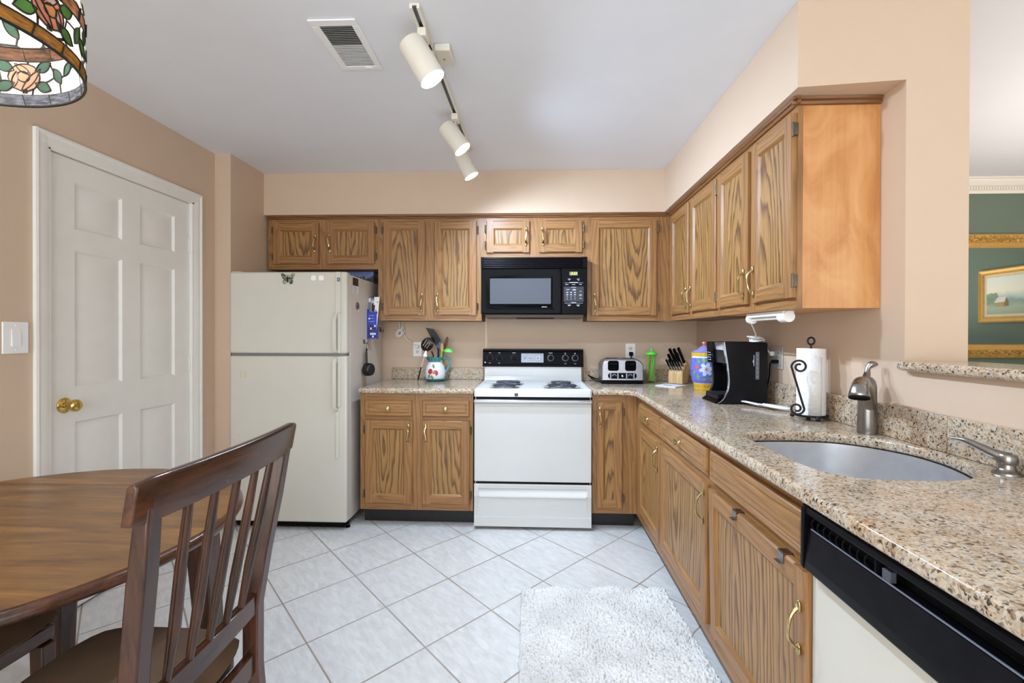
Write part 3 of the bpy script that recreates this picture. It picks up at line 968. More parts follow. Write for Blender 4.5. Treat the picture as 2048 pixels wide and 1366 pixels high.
m = MB().lathe([(0.0, -0.022), (0.012, -0.020), (0.021, -0.012), (0.026, 0.002), (0.0295, 0.016), (0.031, 0.024), (0.029, 0.028)], 28, (-0.132, -0.158, 0.178), axis=ax)
sh = build('spray_head', m, NICKEL, t)
m = MB().lathe([(0.029, 0.0285), (0.0, 0.0285)], 28, (-0.132, -0.158, 0.178), axis=ax)
m.lathe([(0.029, 0.0275), (0.0308, 0.0275), (0.030, 0.033), (0.0275, 0.034), (0.0275, 0.0285)], 28, (-0.132, -0.158, 0.178), axis=ax)
q_ = Vector((0, 0, 1)).rotation_difference(ax)
for r_, k_ in ((0.009, 6), (0.016, 11), (0.022, 14)):
    for i in range(k_):
        p_ = Vector((-0.132, -0.158, 0.178)) + q_ @ Vector((r_ * cos(2 * pi * i / k_), r_ * sin(2 * pi * i / k_), 0.028))
        m.lathe([(0.0, 0.004), (0.0015, 0.004), (0.002, 0.0)], 6, p_, axis=ax)
build('spray_face', m, BLACK_MATTE, sh, label='black spray face with nozzles')
m = MB().tube(spline([(-0.022, -0.020, 0.176), (-0.012, -0.010, 0.196), (0.000, 0.002, 0.216), (0.006, 0.006, 0.236), (0.018, 0.004, 0.249), (0.034, -0.004, 0.250)], 6), [0.017, 0.0165, 0.016, 0.0155, 0.015, 0.0145, 0.014, 0.0135, 0.013, 0.012, 0.0115, 0.011, 0.0105, 0.010, 0.0095, 0.009, 0.0085, 0.0085, 0.0085, 0.009, 0.0095, 0.0105, 0.0115, 0.012, 0.012, 0.011, 0.010, 0.009, 0.007, 0.005, 0.003], 16)
build('lever', m, NICKEL, t)
# ---------------------------------------------------------------- soap dispenser
t = thing('soap_dispenser', 'brushed nickel soap dispenser with long curved nozzle right of the sink', 'soap dispenser', (1.212, 1.287, CT))
m = MB().lathe([(0.0, 0.0005), (0.030, 0.0005), (0.029, 0.005), (0.020, 0.010), (0.0165, 0.016), (0.0165, 0.026), (0.0, 0.026)], 28)
build('base', m, NICKEL, t)
m = MB().lathe([(0.0, 0.0262), (0.0195, 0.0262), (0.021, 0.030), (0.021, 0.046), (0.018, 0.051), (0.0, 0.053)], 28)
m.tube(spline([(0.004, -0.004, 0.040), (-0.014, 0.014, 0.046), (-0.030, 0.036, 0.058), (-0.045, 0.060, 0.070), (-0.054, 0.078, 0.073), (-0.060, 0.092, 0.071)], 5), [0.0165 - 0.0115 * min(1, (i / 25) * 1.2) for i in range(26)], 12)
build('nozzle', m, NICKEL, t)
# ================================================================ refrigerator
FX0, FX1, FY = -1.968, -1.194, 3.046
t = thing('refrigerator', 'almond top-freezer refrigerator in the alcove beside the oak base cabinet', 'refrigerator', ((FX0 + FX1) / 2, 3.40, 0))
FT = 1.667
FYB = FY + 0.072
build('cabinet_body', MB().box(FX0 + 0.006, FX1 - 0.004, FYB, 3.775, 0.050, FT - 0.012), FRIDGE_SIDE, t, bevel=0.006, world=True)
fd = build('freezer_door', MB().box(FX0 + 0.002, FX1, FY, FY + 0.066, 1.141, FT), FRIDGE_M, t, bevel=0.012, seg=3, world=True)
rd = build('fridge_door', MB().box(FX0 + 0.002, FX1, FY, FY + 0.066, 0.052, 1.125), FRIDGE_M, t, bevel=0.012, seg=3, world=True)
build('door_gasket', MB().box(FX0 + 0.010, FX1 - 0.010, FY + 0.0665, FYB - 0.0005, 0.056, FT - 0.02), plain('grey_gasket', (120, 118, 116), 0.7), t, world=True, smooth=0)
build('gap_strip', MB().box(FX0 + 0.004, FX1 - 0.012, FY + 0.020, FY + 0.060, 1.1255, 1.1405), plain('grey_metal_strip', (128, 130, 132), 0.4, 0.4), t, world=True, smooth=0)
HX = FX1 - 0.062
# freezer handle: full-height trim that swells into a grip at its foot
m = MB()
m.box(HX - 0.010, HX + 0.026, FY - 0.010, FY - 0.0005, 1.40, FT - 0.002)
pr = [(FY - 0.0005, 1.405), (FY - 0.010, 1.405), (FY - 0.038, 1.372), (FY - 0.042, 1.360), (FY - 0.042, 1.175), (FY - 0.030, 1.150), (FY - 0.0005, 1.143), (FY - 0.0005, 1.160), (FY - 0.020, 1.170), (FY - 0.024, 1.186), (FY - 0.024, 1.350), (FY - 0.0005, 1.385)]
m.prism(pr, 'x', HX - 0.016, HX + 0.006)
m.box(HX + 0.0065, HX + 0.026, FY - 0.012, FY - 0.0005, 1.145, 1.3995)
fh = build('handle', m, FRIDGE_M, fd, bevel=0.003, world=True)
m = MB()
pr = [(FY - 0.0005, 1.120), (FY - 0.028, 1.112), (FY - 0.042, 1.092), (FY - 0.042, 0.800), (FY - 0.030, 0.778), (FY - 0.0005, 0.772), (FY - 0.0005, 0.790), (FY - 0.020, 0.796), (FY - 0.024, 0.812), (FY - 0.024, 1.075), (FY - 0.0005, 1.100)]
m.prism(pr, 'x', HX - 0.016, HX + 0.006)
m.box(HX + 0.0065, HX + 0.026, FY - 0.012, FY - 0.0005, 0.80, 1.118)
m.box(HX - 0.008, HX + 0.016, FY - 0.010, FY - 0.0005, 0.470, 0.769)
build('handle', m, FRIDGE_M, rd, bevel=0.003, world=True)
m = MB()
m.box(HX + 0.004, HX + 0.021, FY - 0.0125, FY - 0.0105, 1.604, 1.626, 0)
m.box(HX + 0.007, HX + 0.012, FY - 0.0130, FY - 0.0125, 1.608, 1.622, 1)
m.box(HX + 0.0135, HX + 0.018, FY - 0.0130, FY - 0.0125, 1.616, 1.622, 1)
m.box(HX + 0.0135, HX + 0.018, FY - 0.0130, FY - 0.0125, 1.608, 1.613, 1)
build('badge', m, [BLACK, GREY_TXT], fd, world=True, smooth=0, label='small black maker emblem')
m = MB().box(FX0 + 0.02, FX1 - 0.035, FY + 0.05, FY + 0.058, 0.006, 0.050)
for k in range(34):
    x = FX0 + 0.03 + k * 0.021
    m.box(x, x + 0.013, FY + 0.046, FY + 0.05, 0.012, 0.044)
build('kick_grille', m, BLACK_MATTE, t, world=True, smooth=0)
m = MB().box(FX1 - 0.034, FX1 - 0.004, FY + 0.04, FY + 0.0655, 0.018, 0.0515)
m.lathe([(0, 0.0), (0.016, 0.0), (0.016, 0.012), (0.008, 0.012), (0.008, 0.02), (0, 0.02)], 16, (FX1 - 0.018, FY + 0.07, 0.0005))
build('hinge_foot', m, BLACK, t, world=True, smooth=30)
m = MB().box(FX0 + 0.04, FX1 - 0.04, 3.70, 3.74, 0.001, 0.050)
build('rear_roller_bar', m, BLACK_MATTE, t, world=True)
m = MB().box(FX0 + 0.004, FX0 + 0.07, FY + 0.015, FY + 0.10, FT - 0.011, FT + 0.006)
build('hinge_cover', m, FRIDGE_M, t, bevel=0.003, world=True)
for (a, b) in ((-1.862, 1.012), (-1.836, 1.012)):
    pass
m = MB()
for x in (-1.895, -1.868):
    m.box(x, x + 0.015, FY - 0.0006, FY - 0.0003, 0.985, 1.027)
m.lathe([(0, 0), (0.007, 0)], 16, (-1.905, FY - 0.0004, 0.612), axis=(0, -1, 0))
build('tape_marks', m, plain('yellowed_tape', (206, 198, 168), 0.6), rd, world=True, smooth=0)

# butterfly magnet, white magnets
def at(px, ax, val):
    return None
BUT = NT('butterfly_print')
_v = BUT.n('ShaderNodeTexVoronoi', {'Vector': BUT.coord(), 'Scale': 95.0}).outputs['Color']
_g = BUT.n('ShaderNodeSeparateColor', {0: _v}).outputs[0]
BUTM = BUT.fin(BUT.ramp(_g, [(0.0, lin((34, 40, 38))), (0.35, lin((82, 104, 104))), (0.55, lin((168, 162, 84))), (0.75, lin((70, 76, 70))), (1.0, lin((190, 190, 150)))]), 0.5)
bx, bz = -1.578, 1.620
m = MB()
for s_ in (-1, 1):
    m.prism([(bx, bz + 0.004), (bx + s_ * 0.012, bz + 0.022), (bx + s_ * 0.030, bz + 0.036), (bx + s_ * 0.044, bz + 0.037), (bx + s_ * 0.043, bz + 0.022), (bx + s_ * 0.034, bz + 0.004), (bx + s_ * 0.026, bz - 0.003), (bx + s_ * 0.034, bz - 0.010), (bx + s_ * 0.031, bz - 0.028), (bx + s_ * 0.018, bz - 0.034), (bx + s_ * 0.009, bz - 0.026), (bx, bz - 0.010)][::s_], 'y', FY - 0.004, FY - 0.0008)
build_o = single('butterfly_magnet', m, BUTM, 'small butterfly magnet with dark patterned wings on the freezer door', 'magnet', loc=(bx, FY, bz), smooth=0)
m = MB().tube([(bx, FY - 0.005, bz + 0.016), (bx, FY - 0.005, bz - 0.022)], 0.0028, 8)
for s_ in (-1, 1):
    m.tube([(bx, FY - 0.005, bz + 0.016), (bx + s_ * 0.006, FY - 0.005, bz + 0.030)], 0.0008, 5)
build('insect_body', m, BLACK, build_o, world=True)
for x, lab in ((-1.408, 'square white magnet on the freezer door, the one nearer the butterfly'), (-1.358, 'square white magnet on the freezer door, the one nearer the door handle')):
    m = MB().prism(rrect(x - 0.0175, x + 0.0175, 1.6085, 1.6435, 0.010), 'y', FY - 0.007, FY - 0.0005)
    o = single('magnet', m, WHITE_PL, lab, 'magnet', loc=(x, FY, 1.626), bevel=0.002, group='square white magnets')

# things on the refrigerator's right side (plane x = FX1 - 0.004)
SX = FX1 - 0.004
t = thing('sticker', 'black and white sticker near the top front of the refrigerator side', 'sticker', (SX, 3.225, 1.59))
y_ = 3.160
build('picture_area', MB().box(SX + 0.0004, SX + 0.001, y_, y_ + 0.100, 1.592, 1.644), NT('dark_photo_print').fin(lin((44, 40, 38)), 0.5), t, world=True, smooth=0)
m = MB().box(SX + 0.0004, SX + 0.0009, y_ + 0.006, y_ + 0.100, 1.538, 1.5915, 0)
for k in range(6):
    m.box(SX + 0.0009, SX + 0.0011, y_ + 0.016, y_ + 0.088 - 0.012 * (k % 3), 1.543 + k * 0.008, 1.546 + k * 0.008, 1)
build('text_area', m, [PAPER, plain('grey_ink', (110, 110, 118), 0.6)], t, world=True, smooth=0)
t = thing('hook_magnet', 'round silver magnet with a small hook on the refrigerator side', 'magnet', (SX, 3.240, 1.458))
m = MB().lathe([(0, 0.0005), (0.026, 0.0005), (0.026, 0.004), (0.022, 0.008), (0.016, 0.006), (0.009, 0.011), (0, 0.012)], 28, axis=(1, 0, 0))
build('disc', m, plain('pewter', (126, 122, 112), 0.35, 0.8, var=0.25, scale=90), t)
build('hook', MB().tube(spline([(0.006, 0.0, -0.018), (0.008, 0.004, -0.036), (0.016, 0.008, -0.038), (0.019, 0.010, -0.028)], 5), 0.0018, 8), CHROME, t)

# blue magnetic brochure holder
BLUE = plain('royal_blue_card', (44, 66, 176), 0.45, var=0.06)
hx0, hx1, hy0, hy1, hz0, hz1 = SX + 0.001, SX + 0.058, 3.545, 3.63, 1.233, 1.428
hx1 = SX + 0.052
t = thing('brochure_holder', 'royal blue printed box holding brochures on the refrigerator side', 'holder', (SX + 0.02, 3.59, hz0))
hx1 = SX + 0.068
hy0, hy1 = 3.436, 3.482
m = MB()
m.box(hx0, hx1, hy0, hy0 + 0.002, hz0, hz1)
m.box(hx0, hx1, hy1 - 0.002, hy1, hz0, hz1)
m.box(hx0, hx0 + 0.002, hy0 + 0.0021, hy1 - 0.0021, hz0, hz1 + 0.02)
m.box(hx1 - 0.002, hx1, hy0 + 0.0021, hy1 - 0.0021, hz0, hz1)
m.box(hx0, hx1, hy0 + 0.002, hy1 - 0.002, hz0 + 0.0005, hz0 + 0.002)
build('box_shell', m, BLUE, t, world=True, smooth=0)
m = MB()
fy = hy0 - 0.0006
for k, (a, b, z_, c_) in enumerate(((0.012, 0.052, 0.165, 3), (0.010, 0.022, 0.140, 0), (0.026, 0.050, 0.145, 3), (0.010, 0.054, 0.122, 3))):
    m.box(hx0 + a, hx0 + b, fy, fy + 0.0005, hz0 + z_, hz0 + z_ + (0.012 if c_ == 0 else 0.006), c_)
random.seed(3)
for i in range(4):
    for j in range(5):
        c_ = random.choice([0, 1, 2, 0, 1])
        m.box(hx0 + 0.008 + i * 0.0145, hx0 + 0.019 + i * 0.0145, fy, fy + 0.0005, hz0 + 0.010 + j * 0.019, hz0 + 0.024 + j * 0.019, c_)
for j, c_ in enumerate((1, 4, 1, 2, 4, 1)):
    m.box(hx0 - 0.0, hx0 + 0.0005, hy0 + 0.01, hy1 - 0.01, hz0 + 0.02 + j * 0.024, hz0 + 0.04 + j * 0.024, c_)
build('printed_pattern', m, [PAPER, plain('dark_print', (30, 26, 36), 0.5), plain('maroon_print', (110, 36, 50), 0.5), plain('pale_blue_print', (128, 140, 214), 0.5), plain('lime_print', (120, 190, 70), 0.5)], t, world=True, smooth=0)
def sheet(name, label, x0, x1, y, z0, z1, lean_x, lean_y, mats, deco):
    m = MB()
    n = 6
    for i in range(n):
        for (a, b, mi) in [(0.0, 1.0, 0)]:
            pass
    m.hexa([(x0, y, z0), (x1, y, z0), (x1, y + 0.0012, z0), (x0, y + 0.0012, z0)],
           [(x0 + lean_x, y + lean_y, z1), (x1 + lean_x, y + lean_y, z1), (x1 + lean_x, y + lean_y + 0.0012, z1), (x0 + lean_x, y + lean_y + 0.0012, z1)], 0)
    for (u0, u1, v0, v1, mi) in deco:
        def P(u, v):
            return (x0 + (x1 - x0) * u + lean_x * v, y + lean_y * v - 0.0005, z0 + (z1 - z0) * v)
        m.add([P(u0, v0), P(u1, v0), P(u1, v1), P(u0, v1)], [(0, 1, 2, 3)], mi)
    return single(name, m, mats, label, 'brochure', loc=(x0, y, z0), group='brochures in the blue holder', smooth=0)
DK = plain('dark_chocolate_print', (62, 40, 34), 0.6)
SKY = plain('sky_blue_print', (120, 134, 190), 0.5, var=0.2)
CRM = plain('cream_card', (214, 200, 172), 0.6)
sheet('brochure', 'tall white brochure with brown nut print, frontmost in the blue holder', SX + 0.024, SX + 0.063, 3.447, hz0 + 0.012, 1.536, 0.026, 0.0, [PAPER, DK],
      [(0.0, 0.28, 0.35, 0.80, 1), (0.45, 0.6, 0.62, 0.68, 1), (0.68, 0.84, 0.58, 0.64, 1), (0.40, 0.55, 0.5, 0.56, 1), (0.62, 0.78, 0.46, 0.51, 1), (0.55, 0.85, 0.86, 0.875, 1)])
sheet('brochure', 'cream brochure behind the white brochure in the blue holder', SX + 0.016, SX + 0.052, 3.457, hz0 + 0.012, 1.512, 0.008, 0.0, [CRM, DK], [(0.1, 0.6, 0.7, 0.92, 1)])
sheet('brochure', 'blue sky brochure nearest the refrigerator wall in the blue holder', SX + 0.004, SX + 0.046, 3.467, hz0 + 0.012, 1.528, -0.002, 0.0, [SKY, PAPER], [(0.0, 0.35, 0.90, 1.0, 1)])

# black measuring cups hung from a hook
t = thing('magnet_hook', 'small dark hook on the refrigerator side holding the measuring cups', 'hook', (SX, 3.368, 1.212))
m = MB().box(0.0005, 0.007, -0.010, 0.010, -0.012, 0.016)
m.tube(spline([(0.006, 0, -0.004), (0.018, 0, -0.012), (0.028, 0, -0.006), (0.030, 0, 0.006)], 5), 0.0025, 8)
build('hook', m, plain('brown_green_ceramic', (92, 70, 52), 0.4, var=0.4, scale=90), t)
t = thing('magnet_hook', 'small brown hook on the refrigerator side right of the blue brochure holder', 'hook', (SX, 3.73, 1.300))
m = MB().box(0.0005, 0.008, -0.008, 0.008, -0.014, 0.022)
m.tube(spline([(0.006, 0, -0.006), (0.020, 0, -0.014), (0.028, 0, -0.004), (0.022, 0, 0.006)], 5), 0.003, 8)
build('hook', m, plain('brown_wood_hook', (96, 62, 40), 0.5, var=0.3), t)
CUPM = plain('black_nylon', (18, 18, 20), 0.35, var=0.1)
ring_y, ring_x = 3.368, SX + 0.026
m = MB().tube(arc((ring_x, ring_y, 1.180), 0.020, 0, 330, 24, 'yz', 0.026), 0.0014, 6)
single('key_ring', m, BLACK, 'thin wire ring joining the black measuring cups', 'ring', loc=(ring_x, ring_y, 1.17))
def cup(lab, cx, cy, cz, R, dep, hl, lean):
    t = thing('measuring_cup', lab, 'measuring cup', (cx, cy, cz), 0, 'black measuring cups')
    # bowl opens toward the refrigerator, floor faces the room
    m = MB().lathe([(R, 0.0), (R * 0.98, dep * 0.6), (R * 0.9, dep * 0.92), (R * 0.8, dep), (0, dep), (0, dep - 0.002), (R * 0.8, dep - 0.002), (R * 0.92, dep * 0.6), (R * 0.94, 0.0), (R, 0.0)], 28, (0, 0, 0), axis=(0.96, -0.28, 0))
    build('bowl', m, CUPM, t)
    m = MB()
    m.hexa([(0.0, -0.010, R * 0.9), (0.004, -0.010, R * 0.9), (0.004, 0.010, R * 0.9), (0.0, 0.010, R * 0.9)],
           [(0.0, -0.011 + lean, R + hl), (0.004, -0.011 + lean, R + hl), (0.004, 0.011 + lean, R + hl), (0.0, 0.011 + lean, R + hl)])
    m.tube([(0.002, lean + 0.008 * cos(a * 0.5), R + hl + 0.008 + 0.009 * sin(a * 0.5)) for a in range(13)], 0.0025, 6)
    build('handle', m, CUPM, t)
cup('black measuring cup hanging lowest on the refrigerator side, floor outward', SX + 0.024, 3.355, 1.018, 0.046, 0.046, 0.085, -0.004)
cup('black measuring cup handle hanging behind the lower measuring cup', SX + 0.012, 3.400, 1.022, 0.028, 0.004, 0.096, -0.010)

# printed box lying on the refrigerator
TB = NT('forest_picture_print')
_p = TB.coord()
_s = TB.n('ShaderNodeSeparateXYZ', {0: _p})
_n = TB.noise(TB.vmul(_p, (60, 60, 10)), 1.0, 3.0)
_h = TB.math('ADD', _s.outputs[2], TB.math('MULTIPLY_ADD', _n, -0.10, 0.05))
TBM = TB.fin(TB.ramp(TB.math('MULTIPLY_ADD', _h, 9.0, 0.5), [(0.25, lin((30, 38, 30))), (0.45, lin((44, 52, 44))), (0.5, lin((120, 140, 190))), (1.0, lin((70, 96, 168)))]), 0.4)
m = MB().box(-1.42, -1.205, 3.60, 3.76, FT - 0.0115, FT + 0.072)
single('picture_box', m, TBM, 'box with blue sky and dark trees print lying on top of the refrigerator', 'box', loc=(-1.30, 3.68, FT + 0.036), smooth=0)

# ================================================================ range
t = thing('range', 'white freestanding electric range with black control console', 'stove', (0.0, 3.42, 0))
GX0, GX1, GY = -0.381, 0.379, 3.118
build('body', MB().box(GX0 + 0.004, GX1 - 0.004, GY + 0.03, 3.775, 0.03, 0.862), ENAMEL, t, world=True, smooth=0)
# oven door
od = build('oven_door', MB().box(GX0 + 0.001, GX1 - 0.001, GY, GY + 0.028, 0.312, 0.822), ENAMEL, t, bevel=0.006, seg=3, world=True)
m = MB()
m.prism([(GY - 0.002, 0.8225), (GY - 0.026, 0.826), (GY - 0.030, 0.834), (GY - 0.030, 0.843), (GY - 0.024, 0.848), (GY + 0.024, 0.848), (GY + 0.024, 0.8225)], 'x', GX0 + 0.002, GX1 - 0.002)
build('door_handle', m, CHROME, od, bevel=0.002, world=True, label='full width chrome door handle strip')
m = MB().box(GX0 + 0.012, GX1 - 0.012, GY + 0.006, GY + 0.0285, 0.8485, 0.8615)
build('vent_gap', m, BLACK, t, world=True, smooth=0)
m = MB().box(GX0 + 0.012, GX1 - 0.012, GY + 0.012, GY + 0.0285, 0.299, 0.3115)
build('door_gap', m, BLACK, t, world=True, smooth=0)
# storage drawer with moulded finger grip
m = MB()
zs_ = [(0.022, 0.0), (0.085, 0.0), (0.0855, 0.003), (0.205, 0.003), (0.212, -0.004), (0.222, -0.004), (0.262, 0.014), (0.268, 0.003), (0.290, 0.002), (0.296, 0.006)]
def dring(x, inset):
    return [(x, GY + (y if inset else min(y, 0.003) if y > 0.004 else max(y, 0.0)), z) for z, y in zs_] + [(x, GY + 0.028, 0.296), (x, GY + 0.028, 0.022)]
xs_ = [(GX0 + 0.001, False), (GX0 + 0.028, False), (GX0 + 0.036, True), (GX1 - 0.036, True), (GX1 - 0.028, False), (GX1 - 0.001, False)]
nr = len(zs_) + 2
for x, i_ in xs_:
    m.v += dring(x, i_)
for j in range(len(xs_) - 1):
    for k in range(nr):
        k2 = (k + 1) % nr
        m.f.append([j * nr + k, (j + 1) * nr + k, (j + 1) * nr + k2, j * nr + k2])
        m.m.append(0)
m.f += [list(range(nr)), [5 * nr + k for k in range(nr)][::-1]]
m.m += [0, 0]
build('storage_drawer', m, ENAMEL, t, world=True, smooth=25)
# cooktop: raised rim, sunk top, curved back
m = MB()
cx0, cx1, cy0, cy1 = GX0 - 0.003, GX1 + 0.003, GY - 0.006, 3.70
lv = [(0.0, 0.864), (0.0, 0.905), (0.004, 0.912), (0.012, 0.9165), (0.022, 0.9165), (0.034, 0.905), (0.060, 0.902)]
prev = None
for ins, z in lv:
    r_ = 0.018
    pts = rrect(cx0 + ins, cx1 - ins, cy0 + ins, cy1 - ins * 0.4, max(0.006, 0.020 - ins * 0.2), 4)
    ring = [(p[0], p[1], z) for p in pts]
    n = len(ring)
    if prev:
        m.add(prev + ring, [(k, (k + 1) % n, n + (k + 1) % n, n + k) for k in range(n)])
    else:
        m.add(ring, [list(range(n))[::-1]])
    prev = ring
m.add(prev, [list(range(n))])
ck = build('cooktop', m, ENAMEL, t, world=True, smooth=35, weld=True)
# backguard rising in a curve to the console
pr = [(3.640, 0.9025), (3.668, 0.912), (3.682, 0.932), (3.690, 0.960), (3.694, 1.020), (3.775, 1.020), (3.775, 0.864), (3.701, 0.864), (3.701, 0.9025)]
build('backguard', MB().prism(pr, 'x', GX0 + 0.012, GX1 - 0.012), ENAMEL, t, world=True, smooth=30)
pr = [(3.684, 1.0205), (3.676, 1.026), (3.676, 1.036), (3.684, 1.040), (3.702, 1.132), (3.696, 1.140), (3.698, 1.150), (3.716, 1.155), (3.775, 1.155), (3.775, 1.0205)]
con = build('console', MB().prism(pr, 'x', GX0 - 0.004, GX1 + 0.004), BLACK, t, world=True, smooth=20, label='black control console')
nrm = Vector((0, -(1.132 - 1.040), (3.702 - 3.684))).normalized()
def cpt(px, v):
    """point on the sloping console face"""
    return Vector((px, 3.684 + 0.018 * v, 1.040 + 0.092 * v))
for px, face in ((-0.330, 0), (-0.258, 0), (-0.146, 0), (0.134, 1), (0.246, 2), (0.320, 2)):
    p_ = cpt(px, 0.52)
    m = MB()
    m.lathe([(0, 0.0005), (0.026, 0.0005), (0.026, 0.004), (0.022, 0.006), (0.0, 0.006)], 28, p_, axis=nrm, mi=0)
    m.lathe([(0.0, 0.006), (0.0185, 0.006), (0.0165, 0.020), (0.0, 0.021)], 24, p_, axis=nrm, mi=1)
    q_ = Vector((0, 0, 1)).rotation_difference(nrm)
    s0 = len(m.v)
    m.box(-0.0045, 0.0045, -0.017, 0.017, 0.0205, 0.030, 1)
    for i in range(s0, len(m.v)):
        m.v[i] = tuple(p_ + q_ @ Vector(m.v[i]))
    for k in range(14):
        a = 2 * pi * k / 14
        s0 = len(m.v)
        m.box(-0.0006, 0.0006, 0.0215, 0.0245, 0.006, 0.0066, 2)
        R_ = Matrix.Rotation(a, 3, 'Z')
        for i in range(s0, len(m.v)):
            m.v[i] = tuple(p_ + q_ @ (R_ @ Vector(m.v[i])))
    build('control_knob', m, [BLACK_MATTE if face < 1 else plain('grey_dial', (70, 74, 84), 0.4), BLACK, GREY_TXT], t, world=True, smooth=30)
m = MB()
s0 = 0
for (px, v, w_, h_) in ((-0.330, 0.93, 0.016, 0.005), (-0.258, 0.93, 0.016, 0.005), (-0.146, 0.93, 0.026, 0.005), (0.134, 0.93, 0.030, 0.005), (0.246, 0.9, 0.010, 0.008), (0.320, 0.9, 0.010, 0.008), (-0.330, 0.09, 0.014, 0.003), (-0.258, 0.09, 0.014, 0.003), (0.246, 0.06, 0.016, 0.003), (0.320, 0.06, 0.016, 0.003), (-0.366, 0.14, 0.010, 0.010)):
    p_ = cpt(px, v) + nrm * 0.0006
    u_ = Vector((0, nrm.z, -nrm.y))
    m.add([p_ + Vector((a * w_ / 2, 0, 0)) + u_ * (b * h_ / 2) for a, b in ((-1, -1), (1, -1), (1, 1), (-1, 1))], [(0, 1, 2, 3)])
build('console_markings', m, GREY_TXT, con, world=True, smooth=0)
m = MB()
u_ = Vector((0, nrm.z, -nrm.y))
def cquad(xa, xb, va, vb, lift, mi):
    vs = []
    for l_ in (0.0003, lift):
        vs += [cpt(xa, va) + nrm * l_, cpt(xb, va) + nrm * l_, cpt(xb, vb) + nrm * l_, cpt(xa, vb) + nrm * l_]
    m.add(vs, [(0, 1, 2, 3), (4, 5, 6, 7), (0, 1, 5, 4), (1, 2, 6, 5), (2, 3, 7, 6), (3, 0, 4, 7)], mi)
cquad(-0.094, 0.084, 0.10, 0.93, 0.002, 0)
cquad(-0.090, 0.080, 0.14, 0.89, 0.003, 1)
for (px, r_) in ((-0.062, 0.010), (-0.022, 0.012), (0.038, 0.018)):
    p_ = cpt(px, 0.50)
    m.lathe([(0, 0.0034), (r_, 0.0034), (r_, 0.0038), (0, 0.0038)], 24, p_, axis=nrm, mi=2)
    m.lathe([(0, 0.0038), (0.004, 0.0038), (0.003, 0.009), (0, 0.009)], 14, p_, axis=nrm, mi=0)
    for k in range(12):
        a = 2 * pi * k / 12
        q_ = Vector((0, 0, 1)).rotation_difference(nrm)
        d_ = q_ @ Vector((cos(a), sin(a), 0))
        m.tube([p_ + d_ * (r_ + 0.002) + nrm * 0.0034, p_ + d_ * (r_ + 0.005) + nrm * 0.0034], 0.0005, 4, 0)
build('clock_panel', m, [BLACK, plain('silver_clock_plate', (150, 154, 164), 0.35, 0.4), plain('pale_dial', (186, 190, 200), 0.4)], con, world=True, smooth=0, label='silver clock and timer panel')
# four spiral burners
for k, (bx_, by_, br) in enumerate(((-0.195, 3.30, 0.080), (-0.185, 3.535, 0.095), (0.195, 3.30, 0.105), (0.200, 3.535, 0.080))):
    m = MB().lathe([(0.0, -0.008), (br * 0.9, -0.008), (br + 0.012, 0.001), (br + 0.022, 0.003), (br + 0.022, 0.0045), (br + 0.010, 0.003), (br * 0.88, -0.006), (0.0, -0.006)], 36, (bx_, by_, 0.9105))
    db = build('drip_pan', m, CHROME, ck, world=True)
    turns = 4.2
    pts = []
    for i in range(int(turns * 28)):
        a = 2 * pi * i / 28
        r_ = 0.016 + (br - 0.018) * (i / (turns * 28))
        pts.append((bx_ + r_ * cos(a), by_ + r_ * sin(a), 0.9205))
    m = MB().tube(pts, 0.0052, 8, flat=(0.8, 1.0))
    e_ = pts[-1]
    m.tube([e_, (e_[0] + 0.012, e_[1], 0.918), (e_[0] + 0.03, e_[1], 0.914)], 0.0045, 8)
    for a in (30, 150, 270):
        m.box(-br, -0.008, -0.0015, 0.0015, 0.0, 0.004)
        s0 = len(m.v) - 8
        R_ = Matrix.Rotation(radians(a), 3, 'Z')
        for i in range(s0, len(m.v)):
            m.v[i] = tuple(Vector((bx_, by_, 0.9115)) + R_ @ Vector(m.v[i]))
    build('coil_burner', m, plain('grey_coil', (84, 86, 96), 0.4, 0.5, var=0.1), ck, world=True)
# dark latch badge at the front edge
m = MB().prism([(-0.112, 0.866), (-0.096, 0.872), (-0.096, 0.888), (-0.116, 0.888), (-0.119, 0.884), (-0.118, 0.872)], 'y', GY - 0.0105, GY - 0.0065)
build('front_emblem', m, plain('dark_emblem', (54, 58, 72), 0.35), t, world=True, smooth=0, label='small dark shield emblem on the front rim')

# ================================================================ microwave
t = thing('microwave', 'black over-the-range microwave mounted under the short oak cabinet', 'microwave', (0.0, 3.60, 1.41))
MX0, MX1, MY, MZ0, MZ1 = -0.369, 0.377, 3.398, 1.409, 1.811
build('case', MB().box(MX0 + 0.002, MX1 - 0.002, MY + 0.022, 3.79, MZ0 + 0.002, MZ1 - 0.001), BLACK, t, world=True, bevel=0.003)
m = MB().box(MX0 + 0.030, MX1 - 0.020, MY + 0.05, 3.74, 1.386, MZ0 + 0.0015, 0)
m.box(-0.12, 0.15, MY + 0.045, MY + 0.14, 1.379, 1.3858, 1)
build('underside_plate', m, [plain('grey_brown_plate', (96, 82, 72), 0.5, 0.2), BLACK], t, world=True, bevel=0.002)
# vent grille
m = MB()
m.box(MX0, MX1, MY + 0.004, MY + 0.0215, 1.733, MZ1, 0)
m.box(MX0, MX0 + 0.022, MY - 0.006, MY + 0.0035, 1.733, MZ1, 0)
m.box(MX1 - 0.030, MX1, MY - 0.006, MY + 0.0035, 1.733, MZ1, 0)
for k in range(6):
    z = 1.735 + k * 0.0128
    m.prism([(MY - 0.006, z), (MY - 0.005, z + 0.006), (MY + 0.0035, z + 0.009), (MY + 0.0035, z + 0.004)], 'x', MX0 + 0.0222, MX1 - 0.0302, 0)
build('vent_grille', m, BLACK, t, world=True, smooth=0)
